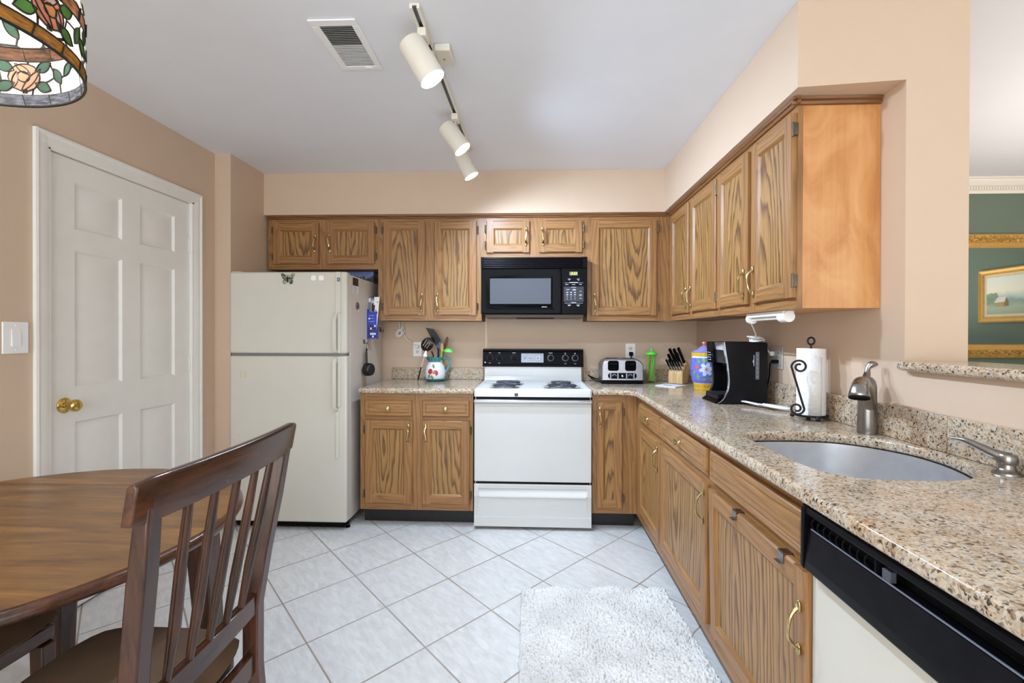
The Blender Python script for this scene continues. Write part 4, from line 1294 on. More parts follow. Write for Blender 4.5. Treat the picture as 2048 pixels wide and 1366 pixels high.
# door with sloping bezel and tinted window
dx0, dx1, dz0, dz1 = MX0 + 0.002, 0.197, MZ0 + 0.004, 1.729
m = MB()
lv = [(0.0, 0.020, 0.0, 0.0), (0.0, -0.004, 0.0, 0.0), (0.004, -0.008, 0.0, 0.0)]
wx0, wx1, wz0, wz1 = -0.305, 0.124, 1.482, 1.662
A0 = [(dx0, MY + 0.020, dz0), (dx1, MY + 0.020, dz0), (dx1, MY + 0.020, dz1), (dx0, MY + 0.020, dz1)]
A1 = [(dx0, MY - 0.005, dz0), (dx1, MY - 0.005, dz0), (dx1, MY - 0.005, dz1), (dx0, MY - 0.005, dz1)]
A2 = [(dx0 + 0.004, MY - 0.009, dz0 + 0.004), (dx1 - 0.004, MY - 0.009, dz0 + 0.004), (dx1 - 0.004, MY - 0.009, dz1 - 0.004), (dx0 + 0.004, MY - 0.009, dz1 - 0.004)]
A3 = [(dx0 + 0.022, MY - 0.009, dz0 + 0.020), (dx1 - 0.045, MY - 0.009, dz0 + 0.020), (dx1 - 0.045, MY - 0.009, dz1 - 0.006), (dx0 + 0.022, MY - 0.009, dz1 - 0.006)]
A4 = [(wx0, MY + 0.001, wz0), (wx1, MY + 0.001, wz0), (wx1, MY + 0.001, wz1), (wx0, MY + 0.001, wz1)]
for A, B in ((A0, A1), (A1, A2), (A2, A3), (A3, A4)):
    m.add(A + B, [(0, 1, 5, 4), (1, 2, 6, 5), (2, 3, 7, 6), (3, 0, 4, 7)])
md = build('door', m, BLACK_GLOSS, t, world=True, smooth=20, weld=True)
build('window', MB().box(wx0 - 0.001, wx1 + 0.001, MY + 0.0012, MY + 0.006, wz0 - 0.001, wz1 + 0.001), plain('tinted_grey_glass', (58, 61, 70), 0.07, 0.0, var=0.0, Specular_IOR_Level=0.3), md, world=True, smooth=0)
m = MB().box(0.060, 0.098, MY - 0.0068, MY - 0.0062, 1.4585, 1.4625)
build('door_wordmark', m, GREY_TXT, md, world=True, smooth=0)
m = MB()
for (x, z) in ((-0.272, 1.462), (-0.255, 1.452), (0.181, 1.708)):
    m.lathe([(0, 0), (0.004, 0)], 10, (x, MY - 0.0094, z), axis=(0, -1, 0))
# control panel
cp = build('control_panel', MB().box(0.200, MX1 - 0.003, MY - 0.007, MY + 0.0215, MZ0 + 0.004, 1.729), BLACK, t, world=True, bevel=0.002)
KP = MY - 0.0078
m = MB().box(0.214, 0.352, KP, KP + 0.0007, 1.496, 1.602)
build('keypad_field', m, plain('dark_slate_panel', (34, 36, 46), 0.4), cp, world=True, smooth=0)
m = MB()
def bar(x, z, w, h=0.0035):
    m.box(x - w / 2, x + w / 2, KP - 0.0005, KP, z - h / 2, z + h / 2)
for x, z, w in ((0.252, 1.655, 0.020), (0.314, 1.655, 0.018), (0.252, 1.648, 0.006), (0.316, 1.647, 0.010), (0.283, 1.632, 0.056), (0.283, 1.6285, 0.130), (0.235, 1.617, 0.022), (0.282, 1.617, 0.022), (0.330, 1.617, 0.018), (0.282, 1.598, 0.034),
                (0.242, 1.581, 0.024), (0.286, 1.583, 0.020), (0.286, 1.578, 0.026), (0.283, 1.490, 0.034), (0.283, 1.487, 0.126), (0.252, 1.474, 0.022), (0.252, 1.469, 0.012), (0.314, 1.474, 0.022), (0.314, 1.467, 0.014), (0.330, 1.569, 0.012), (0.330, 1.520, 0.014)):
    bar(x, z, w, 0.0016 if w > 0.1 else 0.0034)
for i in range(3):
    for j in range(4):
        x, z = 0.238 + i * 0.0265, 1.561 - j * 0.0155
        bar(x, z, 0.003 if j > 1 else 0.014, 0.004)
        bar(x, z + 0.004, 0.004, 0.003)
m.tube([(0.330 + 0.009 * cos(a * 0.4), KP - 0.0003, 1.543 + 0.006 * sin(a * 0.4)) for a in range(17)], 0.0008, 4)
bar(0.330, 1.543, 0.012, 0.003)
build('key_legends', m, GREY_TXT, cp, world=True, smooth=0)
dsp = NT('lit_green_display')
dsp.fin(lin((120, 118, 84)), 0.4)
dm = build('display', MB().box(0.253, 0.310, KP - 0.0003, KP + 0.0007, 1.681, 1.706), dsp.m, cp, world=True, smooth=0, label='small olive display window')
dg = NT('lit_digit_segments')
dg.fin(lin((214, 226, 60)), 0.5, Emission_Color=lin((220, 232, 60)), Emission_Strength=0.9)
text_mesh('display_digits', '3:33', dg.m, cp, 0.024, tuple(wmat(cp).inverted() @ Vector((0.283, KP - 0.0012, 1.6935))), (pi / 2, 0, 0), 0.0003, 0.25)

# ================================================================ dishwasher
t = thing('dishwasher', 'dishwasher with black control panel and almond door beside the sink cabinet', 'dishwasher', (0.95, 0.86, 0))
DY0, DY1 = 0.556, 1.164
build('tub', MB().box(0.69, 1.24, DY0 + 0.004, DY1 - 0.004, 0.105, 0.860), BLACK_MATTE, t, world=True, smooth=0)
build('door_panel', MB().box(0.662, 0.6895, DY0 + 0.002, DY1 - 0.002, 0.115, 0.716), FRIDGE_M, t, world=True, bevel=0.002, label='almond lower door panel')
build('door_edge_trim', MB().box(0.660, 0.668, DY1 - 0.006, DY1 - 0.0005, 0.115, 0.716), plain('pale_grey_trim', (170, 172, 170), 0.4), t, world=True)
build('toe_panel', MB().box(0.74, 0.752, DY0 + 0.004, DY1 - 0.004, 0.002, 0.105), BLACK_MATTE, t, world=True, smooth=0)
# control panel: profile with a recessed vent and grip slot
m = MB()
pr = [(0.6895, 0.7165), (0.650, 0.7165), (0.634, 0.722), (0.632, 0.728), (0.640, 0.818), (0.644, 0.820), (0.660, 0.822), (0.664, 0.846), (0.640, 0.848), (0.634, 0.852), (0.634, 0.866), (0.642, 0.873), (0.6895, 0.873)]
m.prism([(p, q) for p, q in pr], 'y', DY0 + 0.012, DY1 - 0.012)
for ya, yb_ in ((DY0, DY0 + 0.0119), (DY1 - 0.0119, DY1)):
    m.prism([(0.6895, 0.7165), (0.650, 0.7165), (0.632, 0.722), (0.630, 0.730), (0.631, 0.864), (0.640, 0.873), (0.6895, 0.873)], 'y', ya, yb_)
cpn = build('control_panel', m, BLACK, t, world=True, bevel=0.002, smooth=25)
m = MB().prism([(0.6335, 0.745), (0.6405, 0.8165), (0.6385, 0.8168), (0.6315, 0.7455)], 'y', DY0 + 0.10, DY1 - 0.03)
build('panel_face', m, plain('black_brushed_panel', (15, 15, 19), 0.42, var=0.3, scale=20, Specular_IOR_Level=0.12), cpn, world=True, smooth=0)
m = MB()
for k in range(9):
    y = DY1 - 0.035 - k * 0.022
    m.tube(arc((0.650, y, 0.834), 0.0135, 80, 280, 10, 'xz'), 0.0016, 6)
build('steam_vent', m, BLACK_MATTE, cpn, world=True, smooth=30)
build('vent_divider', MB().box(0.640, 0.662, DY1 - 0.236, DY1 - 0.233, 0.8215, 0.847), BLACK_MATTE, cpn, world=True, smooth=0)
m = MB().box(0.638, 0.650, DY1 - 0.275, DY1 - 0.255, 0.822, 0.842)
build('latch', m, plain('dark_grey_latch', (70, 72, 80), 0.35), cpn, world=True, bevel=0.001)
m = MB().box(0.6375, 0.6395, DY0 + 0.02, DY1 - 0.03, 0.8195, 0.8225)
build('grip_edge', m, plain('grey_grip_edge', (128, 134, 150), 0.35, 0.5), cpn, world=True, smooth=0)
# end panel closing the run
struct('trim_3', MB().box(0.672, XR - 0.002, 0.14, 0.555, 0, 0.876), OAK_V, smooth=0)
# ================================================================ things on the worktops
Z0 = CT + 0.0006
def interp(prof, z):
    for (r0, h0), (r1, h1) in zip(prof, prof[1:]):
        if min(h0, h1) <= z <= max(h0, h1) and h1 != h0:
            return r0 + (r1 - r0) * (z - h0) / (h1 - h0)
    return prof[0][0]

def wrap(mb, poly, prof, ang, zc, mi, c=(0, 0, 0), lift=0.0008, sub=1):
    """lay a small flat polygon (u along the girth, v up) on a turned surface"""
    R = interp(prof, zc)
    vs = []
    uc = sum(p[0] for p in poly) / len(poly)
    vc = sum(p[1] for p in poly) / len(poly)
    n = len(poly)
    rings = []
    for s_ in (1.0, 0.66, 0.33):
        for u, v in poly:
            uu, vv = uc + (u - uc) * s_, vc + (v - vc) * s_
            z = zc + vv
            r = interp(prof, z) + lift
            a = ang + uu / R
            vs.append((c[0] + r * cos(a), c[1] + r * sin(a), c[2] + z))
    r = interp(prof, zc + vc) + lift
    a = ang + uc / R
    vs.append((c[0] + r * cos(a), c[1] + r * sin(a), c[2] + zc + vc))
    fs = []
    for j in range(2):
        for k in range(n):
            k2 = (k + 1) % n
            fs.append((j * n + k, j * n + k2, (j + 1) * n + k2, (j + 1) * n + k))
    fs += [(2 * n + k, 2 * n + (k + 1) % n, 3 * n) for k in range(n)]
    mb.add(vs, fs, mi)

def ell(rx, ry, rot=0, cx=0, cy=0, n=14):
    c_, s_ = cos(radians(rot)), sin(radians(rot))
    return [(cx + rx * cos(2 * pi * k / n) * c_ - ry * sin(2 * pi * k / n) * s_, cy + rx * cos(2 * pi * k / n) * s_ + ry * sin(2 * pi * k / n) * c_) for k in range(n)]

def leafp(l, w, rot=0, cx=0, cy=0, n=7):
    pts = [(-l + 2 * l * k / n, w * sin(pi * k / n)) for k in range(n + 1)] + [(l - 2 * l * k / n, -w * sin(pi * k / n)) for k in range(1, n)]
    c_, s_ = cos(radians(rot)), sin(radians(rot))
    return [(cx + x * c_ - y * s_, cy + x * s_ + y * c_) for x, y in pts]

TEAL = plain('teal_glaze', (76, 140, 142), 0.18, var=0.12, scale=40)
TEAL_D = plain('dark_teal_glaze', (28, 92, 96), 0.18)
CERAM = plain('white_glaze', (232, 228, 234), 0.15, var=0.03, scale=25)
RED_P = plain('cherry_red_glaze', (180, 54, 48), 0.2, var=0.15, scale=60)
LEAF_P = plain('olive_leaf_glaze', (128, 148, 104), 0.25, var=0.15, scale=80)
CREAM_P = plain('cream_glaze', (236, 222, 190), 0.25)
PXc, PYc = -0.745, 3.655
m = MB().lathe([(0, 0.0), (0.062, 0.0), (0.066, 0.004), (0.096, 0.017), (0.099, 0.021), (0.094, 0.022), (0.064, 0.010), (0, 0.009)], 40, (PXc, PYc, Z0))
single('saucer', m, TEAL, 'round teal ceramic saucer under the fruit pitcher', 'saucer', loc=(PXc, PYc, Z0))
t = thing('pitcher', 'white ceramic pitcher painted with cherries and a teal rim holding utensils', 'pitcher', (PXc, PYc, Z0 + 0.0095))
pp = [(0.066, 0.0), (0.074, 0.012), (0.078, 0.040), (0.076, 0.070), (0.068, 0.100), (0.056, 0.122), (0.051, 0.134)]
m = MB().lathe([(0, 0.0)] + pp + [(0.047, 0.134), (0.052, 0.118), (0.062, 0.098), (0.070, 0.07), (0.072, 0.04), (0.068, 0.012), (0, 0.006)], 40)
A_ = -pi / 2 - 0.15
wrap(m, ell(0.019, 0.021), pp, A_ - 0.16, 0.066, 1)
wrap(m, ell(0.021, 0.021), pp, A_ + 0.36, 0.055, 1)
wrap(m, ell(0.013, 0.010, 20), pp, A_ + 0.22, 0.037, 3, lift=0.0012)
wrap(m, leafp(0.019, 0.009, 115), pp, A_ + 0.15, 0.105, 2)
wrap(m, leafp(0.018, 0.012, 60), pp, A_ - 0.28, 0.030, 2)
wrap(m, leafp(0.018, 0.011, 110), pp, A_ + 0.05, 0.024, 2)
build('body', m, [CERAM, RED_P, LEAF_P, CREAM_P], t, smooth=50)
rim = [(0.0512, 0.1345), (0.054, 0.142), (0.060, 0.158), (0.0645, 0.172)]
m = MB().lathe(rim + [(0.0615, 0.172), (0.056, 0.158), (0.050, 0.142), (0.0475, 0.1345), (0.0512, 0.1345)], 40)
for k in range(14):
    a = 2 * pi * k / 14
    poly = [(0.006 * cos(q) + 0.0018 * cos(q) * 0, 0.008 * sin(q)) for q in [i * 0.42 for i in range(11)]]
    pts = [(interp(rim, 0.155 + v) + 0.001) for u, v in poly]
    m.tube([(r_ * cos(a + u / 0.058), r_ * sin(a + u / 0.058), 0.155 + v) for (u, v), r_ in zip(poly, pts)], 0.0016, 5, 1)
# pouring lip
for i, v in enumerate(m.v):
    d = v[0] * -1.0 / max(1e-6, math.hypot(v[0], v[1]))
    if v[2] > 0.15 and d > 0.85:
        k = (v[2] - 0.15) / 0.022 * (d - 0.85) / 0.15
        m.v[i] = (v[0] - 0.012 * k, v[1], v[2] + 0.004 * k)
build('rim', m, [TEAL, TEAL_D], t, smooth=50, label='teal scrolled rim')
m = MB().tube(spline([(0.058, 0, 0.160), (0.080, 0, 0.168), (0.103, 0, 0.156), (0.110, 0, 0.130), (0.102, 0, 0.098), (0.086, 0, 0.068), (0.0745, 0, 0.050)], 6), [0.0075 - 0.0015 * sin(i / 36 * pi) for i in range(37)], 12, flat=(1.3, 0.9))
build('handle', m, TEAL, t, rot=(0, 0, 0), label='teal curved handle')

NYL = plain('black_nylon_utensil', (14, 14, 15), 0.3, var=0.1)
pz = Z0 + 0.0095
def utens(name, label, shaft, r, head, mat, cat='utensil'):
    t = thing(name, label, cat, shaft[0], 0, 'utensils in the fruit pitcher')
    build('shaft', MB().tube(spline(shaft, 5), r, 8), mat, t, world=True)
    build('head', head, mat, t, world=True, smooth=45)
    return t
# big black slotted spoon
hc, hn = Vector((-0.803, 3.640, 1.190)), None
m = MB()
Rm = Matrix.Rotation(radians(35), 3, 'Y') @ Matrix.Rotation(radians(10), 3, 'X')
ow = [(0.046 * cos(2 * pi * k / 28), 0.058 * sin(2 * pi * k / 28)) for k in range(28)]
slots = [[(x0_ + dx, z_) for dx, z_ in ((-0.0035, -0.028), (0.0035, -0.028), (0.0035, 0.030), (-0.0035, 0.030))] for x0_ in (-0.022, -0.004, 0.014)]
sl = slab([(a, b) for a, b in ow], [s_[::-1] for s_ in slots], -0.0015, 0.0015, 0.0005)
for v in sl.v:
    x, z, y = v[0], v[1], v[2]
    y += 3.5 * (x * x + z * z * 0.7)
    p_ = hc + Rm @ Vector((x, -0.004 - y * -1.0 - 0.006, z))
    m.v.append(tuple(p_))
m.f, m.m = sl.f, sl.m
utens('slotted_spoon', 'large black slotted spoon leaning left in the fruit pitcher', [(-0.738, 3.662, pz + 0.02), (-0.758, 3.655, 1.09), (-0.772, 3.650, 1.138)], 0.006, m, NYL)
m = MB()
m.hexa([(-0.748, 3.680, 1.178), (-0.708, 3.680, 1.222), (-0.708, 3.684, 1.222), (-0.748, 3.684, 1.178)],
       [(-0.822, 3.660, 1.318), (-0.768, 3.660, 1.312), (-0.768, 3.664, 1.312), (-0.822, 3.664, 1.318)])
m.v[5:7] = [(-0.758, 3.660, 1.306), (-0.758, 3.664, 1.306)]
m.tube([(-0.728, 3.684, 1.150), (-0.726, 3.684, 1.200)], 0.009, 8)
utens('spatula', 'black angled spatula standing tallest in the fruit pitcher', [(-0.735, 3.680, pz + 0.02), (-0.729, 3.684, 1.09), (-0.727, 3.684, 1.155)], 0.006, m, NYL)
BLU_U = plain('slate_blue_silicone', (80, 98, 148), 0.45)
YEL_U = plain('mustard_melamine', (190, 162, 62), 0.4, var=0.15)
BRN_U = plain('brown_wood_utensil', (112, 74, 40), 0.55, var=0.2)
GRN_U = plain('lime_silicone', (112, 226, 108), 0.4, var=0.03)
m = MB().ball((-0.701, 3.640, 1.178), 1.0, 18, (0.026, 0.008, 0.034))
utens('spoon', 'slate blue spoon standing in the middle of the fruit pitcher', [(-0.722, 3.650, pz + 0.02), (-0.708, 3.642, 1.10), (-0.704, 3.640, 1.150)], 0.006, m, BLU_U)
m = MB().ball((-0.688, 3.622, 1.168), 1.0, 16, (0.014, 0.006, 0.036))
utens('spoon', 'narrow mustard yellow spoon in front of the blue spoon', [(-0.712, 3.640, pz + 0.02), (-0.698, 3.628, 1.09), (-0.692, 3.624, 1.138)], 0.005, m, YEL_U)
m = MB().ball((-0.664, 3.668, 1.205), 1.0, 16, (0.013, 0.005, 0.046))
m.xf(Matrix.Translation((-0.664, 3.668, 1.205)) @ Matrix.Rotation(radians(14), 4, 'Y') @ Matrix.Translation((0.664, -3.668, -1.205)))
utens('wooden_spatula', 'slim brown wooden spatula behind the green ladle', [(-0.715, 3.668, pz + 0.02), (-0.690, 3.668, 1.10), (-0.675, 3.668, 1.165)], 0.0055, m, BRN_U)
m = MB().lathe([(0.0, 0.022), (0.014, 0.020), (0.027, 0.013), (0.036, 0.001), (0.0375, -0.004), (0.0355, -0.003), (0.026, 0.010), (0.013, 0.017), (0, 0.019)], 28, (-0.640, 3.640, 1.142), axis=(0.12, -0.15, 1))
utens('ladle', 'lime green ladle hanging over the right rim of the fruit pitcher', [(-0.700, 3.640, pz + 0.03), (-0.690, 3.640, 1.105), (-0.682, 3.640, 1.140), (-0.672, 3.640, 1.150)], 0.0035, m, GRN_U)
# long slim utensil leaning outside the pitcher
t = thing('basting_brush', 'slim utensil with white triangular end and black tip leaning outside the pitcher', 'utensil', (-0.868, 3.600, Z0))
build('shaft', MB().tube([(-0.815, 3.602, 1.104), (-0.841, 3.601, 1.020)], 0.0045, 8), plain('pale_steel_shaft', (206, 200, 198), 0.35, 0.3), t, world=True)
build('black_tip', MB().tube([(-0.841, 3.601, 1.0195), (-0.862, 3.600, 0.935), (-0.868, 3.600, Z0 + 0.002)], [0.005, 0.006, 0.002], 8), NYL, t, world=True)
m = MB().hexa([(-0.828, 3.597, 1.102), (-0.796, 3.595, 1.096), (-0.796, 3.601, 1.096), (-0.828, 3.603, 1.102)], [(-0.808, 3.598, 1.144), (-0.801, 3.598, 1.143), (-0.801, 3.603, 1.143), (-0.808, 3.603, 1.144)])
build('hanging_end', m, WHITE_PL, t, world=True, bevel=0.001, label='white triangular end')

# ---- wall outlets
def outlet(label, loc, rz, plate, w=0.070, gangs=1, matp=None):
    """local: plate in xz, facing -y"""
    t = thing('outlet', label, 'outlet', loc, rz)
    mp = matp or IVORY
    build('cover_plate', MB().box(-w / 2, w / 2, -0.006, -0.0005, -0.058, 0.058), plate, t, bevel=0.003, seg=3)
    for g in range(gangs):
        gx = (g - (gangs - 1) / 2) * 0.046
        for s_ in (-1, 1):
            m = MB().prism(rrect(gx - 0.0155, gx + 0.0155, s_ * 0.0195 - 0.0135, s_ * 0.0195 + 0.0135, 0.008), 'y', -0.0085, -0.0062, 0)
            m.box(gx - 0.0068, gx - 0.0048, -0.0088, -0.0084, s_ * 0.0195 - 0.001, s_ * 0.0195 + 0.008, 1)
            m.box(gx + 0.0048, gx + 0.0068, -0.0088, -0.0084, s_ * 0.0195 - 0.001, s_ * 0.0195 + 0.008, 1)
            m.lathe([(0, 0), (0.0024, 0), (0.0024, 0.0004), (0, 0.0004)], 10, (gx, -0.0084, s_ * 0.0195 - 0.007), axis=(0, -1, 0), mi=1)
            build('receptacle', m, [mp, BLACK], t, smooth=30)
        build('screw', MB().lathe([(0, 0), (0.003, 0), (0.0025, 0.001), (0, 0.001)], 10, (gx, -0.006, 0), axis=(0, -1, 0)), mp, t)
    return t
outlet('white outlet behind the utensil pitcher with a white cord plugged in', (-0.915, YB - 0.0005, 1.148), 0, WHITE_PL, matp=plain('off_white_plastic', (222, 218, 208), 0.4))
outlet('white outlet with ivory sockets on the back wall above the toaster', (0.758, YB - 0.0005, 1.141), 0, WHITE_PL, w=0.076)
outlet('wide brushed metal outlet plate on the right wall beside the paper towels', (XR - 0.0005, 2.555, 1.150), RZ, plain('brushed_plate_metal', (188, 182, 176), 0.35, 0.0, var=0.04), w=0.118, gangs=2, matp=plain('grey_outlet_plastic', (190, 186, 182), 0.4))

# white lamp cord bundle under the tall cabinet
t = thing('power_cord', 'bundled white cord hanging under the oak cabinet and plugged in behind the pitcher', 'cord', (-1.03, 3.74, 1.30))
m = MB()
random.seed(11)
for k in range(6):
    cx_, cz_ = -1.048 + random.uniform(-.008, .008), 1.275 + random.uniform(-.008, .008)
    rx, rz_ = random.uniform(0.016, 0.026), random.uniform(0.022, 0.040)
    m.tube([(cx_ + rx * cos(a) - 0.3 * rz_ * sin(a) * -1, 3.744 + k * 0.006, cz_ + rz_ * sin(a)) for a in [i * 2 * pi / 20 for i in range(20)]], 0.0034, 7, closed=True)
for k, (dx, z1) in enumerate(((-0.012, 1.366), (0.004, 1.366), (0.014, 1.340))):
    m.tube(spline([(-1.043, 3.75 + 0.006 * k, 1.29), (-1.035 + dx, 3.75 + 0.006 * k, 1.325), (-1.035 + dx * 1.6, 3.75 + 0.006 * k, z1 - 0.0008)], 6), 0.0028, 7)
m.tube(spline([(-1.035, 3.76, 1.325), (-1.022, 3.765, 1.275), (-1.000, 3.768, 1.235), (-0.965, 3.768, 1.205), (-0.933, 3.766, 1.184), (-0.918, 3.768, 1.174)], 7), 0.0028, 7)
build('cable', m, WHITE_CORD, t, world=True)
build('plug', MB().box(-0.928, -0.900, 3.762, YB - 0.0095, 1.158, 1.180), WHITE_CORD, t, bevel=0.004, world=True)

# ---- toaster
TX, TY = 0.645, 3.505
t = thing('toaster', 'brushed steel and black two-window toaster on the counter right of the range', 'toaster', (TX, TY + 0.09, Z0))
def tprof(hw, z0_, z1_, r, top):
    pts = [(-hw, z0_), (hw, z0_)]
    for i in range(7):
        a = radians(90 * i / 6)
        pts.append((hw - top - r + r * cos(a) + top * (1 - sin(a)), z1_ - r + r * sin(a)))
    for i in range(7):
        a = radians(90 + 90 * i / 6)
        pts.append((-hw + top + r + r * cos(a) - top * (1 - sin(a)), z1_ - r + r * sin(a)))
    return pts
GT = plain('grey_brushed_shell', (122, 122, 126), 0.32, 0.8, var=0.05)
m = MB().prism([(TX + p, q + Z0) for p, q in tprof(0.149, 0.022, 0.180, 0.045, 0.014)], 'y', TY + 0.006, TY + 0.185)
build('shell', m, GT, t, world=True, smooth=40, bevel=0.003)
m = MB().prism([(TX + p, q + Z0) for p, q in tprof(0.144, 0.026, 0.172, 0.042, 0.014)], 'y', TY, TY + 0.0055)
build('front_plate', m, plain('bright_brushed_steel', (196, 198, 206), 0.26, 0.9, var=0.03), t, world=True, smooth=40, bevel=0.002)
m = MB().prism(rrect(TX - 0.150, TX + 0.150, TY - 0.004, TY + 0.19, 0.02), 'z', Z0, Z0 + 0.0215)
build('base', m, BLACK, t, world=True, bevel=0.004)
for x in (-0.067, 0.056):
    m = MB().prism(rrect(TX + x - 0.039, TX + x + 0.039, Z0 + 0.094, Z0 + 0.168, 0.016), 'y', TY - 0.004, TY - 0.0005, 0)
    m.prism([(p[0], p[1]) for p in rrect(TX + x - 0.034, TX + x + 0.034, Z0 + 0.099, Z0 + 0.163, 0.012)], 'y', TY - 0.0046, TY - 0.004, 1)
    w_ = build('lever_window', m, [BLACK, BLACK_GLOSS], t, world=True, smooth=30)
    m = MB().tube(arc((TX + x, TY - 0.006, Z0 + 0.150), 0.030, 200, 340, 12, 'xz', 0.010), 0.005, 8)
    build('lever', m, BLACK_MATTE, w_, world=True)
m = MB().prism(rrect(TX - 0.105, TX + 0.100, Z0 + 0.038, Z0 + 0.079, 0.020, 6), 'y', TY - 0.003, TY - 0.0005)
pn = build('control_strip', m, BLACK, t, world=True, smooth=30)
m = MB()
for x in (-0.060, 0.054):
    for s_ in (-1, 1):
        for q in (-1, 0, 1):
            m.lathe([(0, 0), (0.0055, 0), (0.005, 0.002), (0, 0.0024)], 14, (TX + x + s_ * 0.026, TY - 0.0032, Z0 + 0.0585 + q * 0.012), axis=(0, -1, 0))
    m.tube(arc((TX + x, TY - 0.0036, Z0 + 0.056), 0.013, 0, 180, 10, 'xz'), 0.002, 6)
build('buttons', m, plain('pale_grey_buttons', (176, 184, 196), 0.35, 0.3), pn, world=True)
for x in (-0.060, 0.054):
    m = MB().lathe([(0, 0), (0.0105, 0), (0.009, 0.010), (0, 0.011)], 20, (TX + x, TY - 0.0032, Z0 + 0.054), axis=(0, -1, 0))
    build('browning_knob', m, BLACK_MATTE, pn, world=True)
m = MB().ball((TX - 0.002, TY - 0.006, Z0 + 0.058), 0.0105, 16, (1, 0.5, 1))
build('center_button', m, CHROME, pn, world=True)
m = MB()
for x0_, x1_ in ((-0.105, -0.020), (0.020, 0.105)):
    for y_ in (TY + 0.06, TY + 0.125):
        m.box(TX + x0_, TX + x1_, y_, y_ + 0.028, Z0 + 0.1795, Z0 + 0.1815)
build('bread_slots', m, BLACK, t, world=True, smooth=0)
t = thing('power_cord', 'black toaster cord rising to the outlet above the toaster, with a loop at its left', 'cord', (0.52, 3.60, Z0))
m = MB()
m.tube(spline([(0.500, 3.585, Z0 + 0.008), (0.470, 3.60, Z0 + 0.010), (0.442, 3.62, Z0 + 0.026), (0.425, 3.66, Z0 + 0.044), (0.430, 3.71, Z0 + 0.040), (0.50, 3.745, Z0 + 0.012), (0.62, 3.750, Z0 + 0.012), (0.725, 3.752, Z0 + 0.09), (0.752, 3.758, 1.075), (0.758, 3.766, 1.105)], 6), 0.0048, 8)
build('cable', m, BLACK, t, world=True)
build('plug', MB().box(0.744, 0.772, 3.757, YB - 0.0095, 1.105, 1.134), BLACK, t, bevel=0.004, world=True)

# ---- straw jar
SXc, SYc = 0.885, 3.685
SYc = 3.66
CG = NT('clear_glass')
CG.fin((0.95, 1.0, 0.96, 1), 0.02, 0.0, Transmission_Weight=1.0, IOR=1.12)
t = thing('straw_jar', 'clear glass straw jar with a lime green lid', 'jar', (SXc, SYc, Z0))
m = MB().lathe([(0, 0.0), (0.035, 0.0), (0.0365, 0.004), (0.0385, 0.11), (0.0405, 0.205), (0.0390, 0.205), (0.0370, 0.11), (0.0350, 0.010), (0, 0.008)], 32)
build('glass_body', m, CG.m, t, smooth=50)
m = MB().lathe([(0.041, 0.2055), (0.0445, 0.207), (0.0445, 0.214), (0.038, 0.219), (0.030, 0.228), (0.012, 0.236), (0, 0.237)], 32)
m.lathe([(0.041, 0.2055), (0, 0.2055)], 32)
lid = build('lid', m, plain('lime_green_lid', (92, 214, 70), 0.3), t)
build('lid_knob', MB().lathe([(0, 0.2372), (0.004, 0.2372), (0.004, 0.244), (0.008, 0.248), (0.008, 0.252), (0, 0.254)], 16), CHROME, lid)
random.seed(5)
strawc = [(96, 214, 66), (120, 222, 84), (80, 200, 60), (224, 150, 50), (110, 220, 76), (236, 196, 84), (92, 208, 64), (214, 96, 70), (104, 216, 72), (120, 226, 90), (88, 204, 62), (228, 140, 48), (100, 212, 70), (112, 222, 80)]
names_ = {0: 'green'}
for i, c_ in enumerate(strawc):
    a = 2 * pi * i / len(strawc) + 0.25
    g = c_[1] > 190 and c_[0] < 140
    p0 = Vector((SXc + 0.026 * cos(a), SYc + 0.026 * sin(a), Z0 + 0.012))
    p1 = Vector((SXc + 0.030 * cos(a + 1.15), SYc + 0.030 * sin(a + 1.15), Z0 + 0.202))
    m = MB().tube([p0, p0.lerp(p1, 0.5), p1], 0.0036, 8)
    cn = 'green' if g else ('red' if c_[1] < 100 else ('pale yellow' if c_[1] > 180 else 'orange'))
    single('straw', m, plain('straw_' + cn.replace(' ', '_'), c_, 0.35, var=0.02), cn + ' drinking straw standing in the glass straw jar', 'straw', loc=tuple(p0), group='drinking straws in the glass jar')

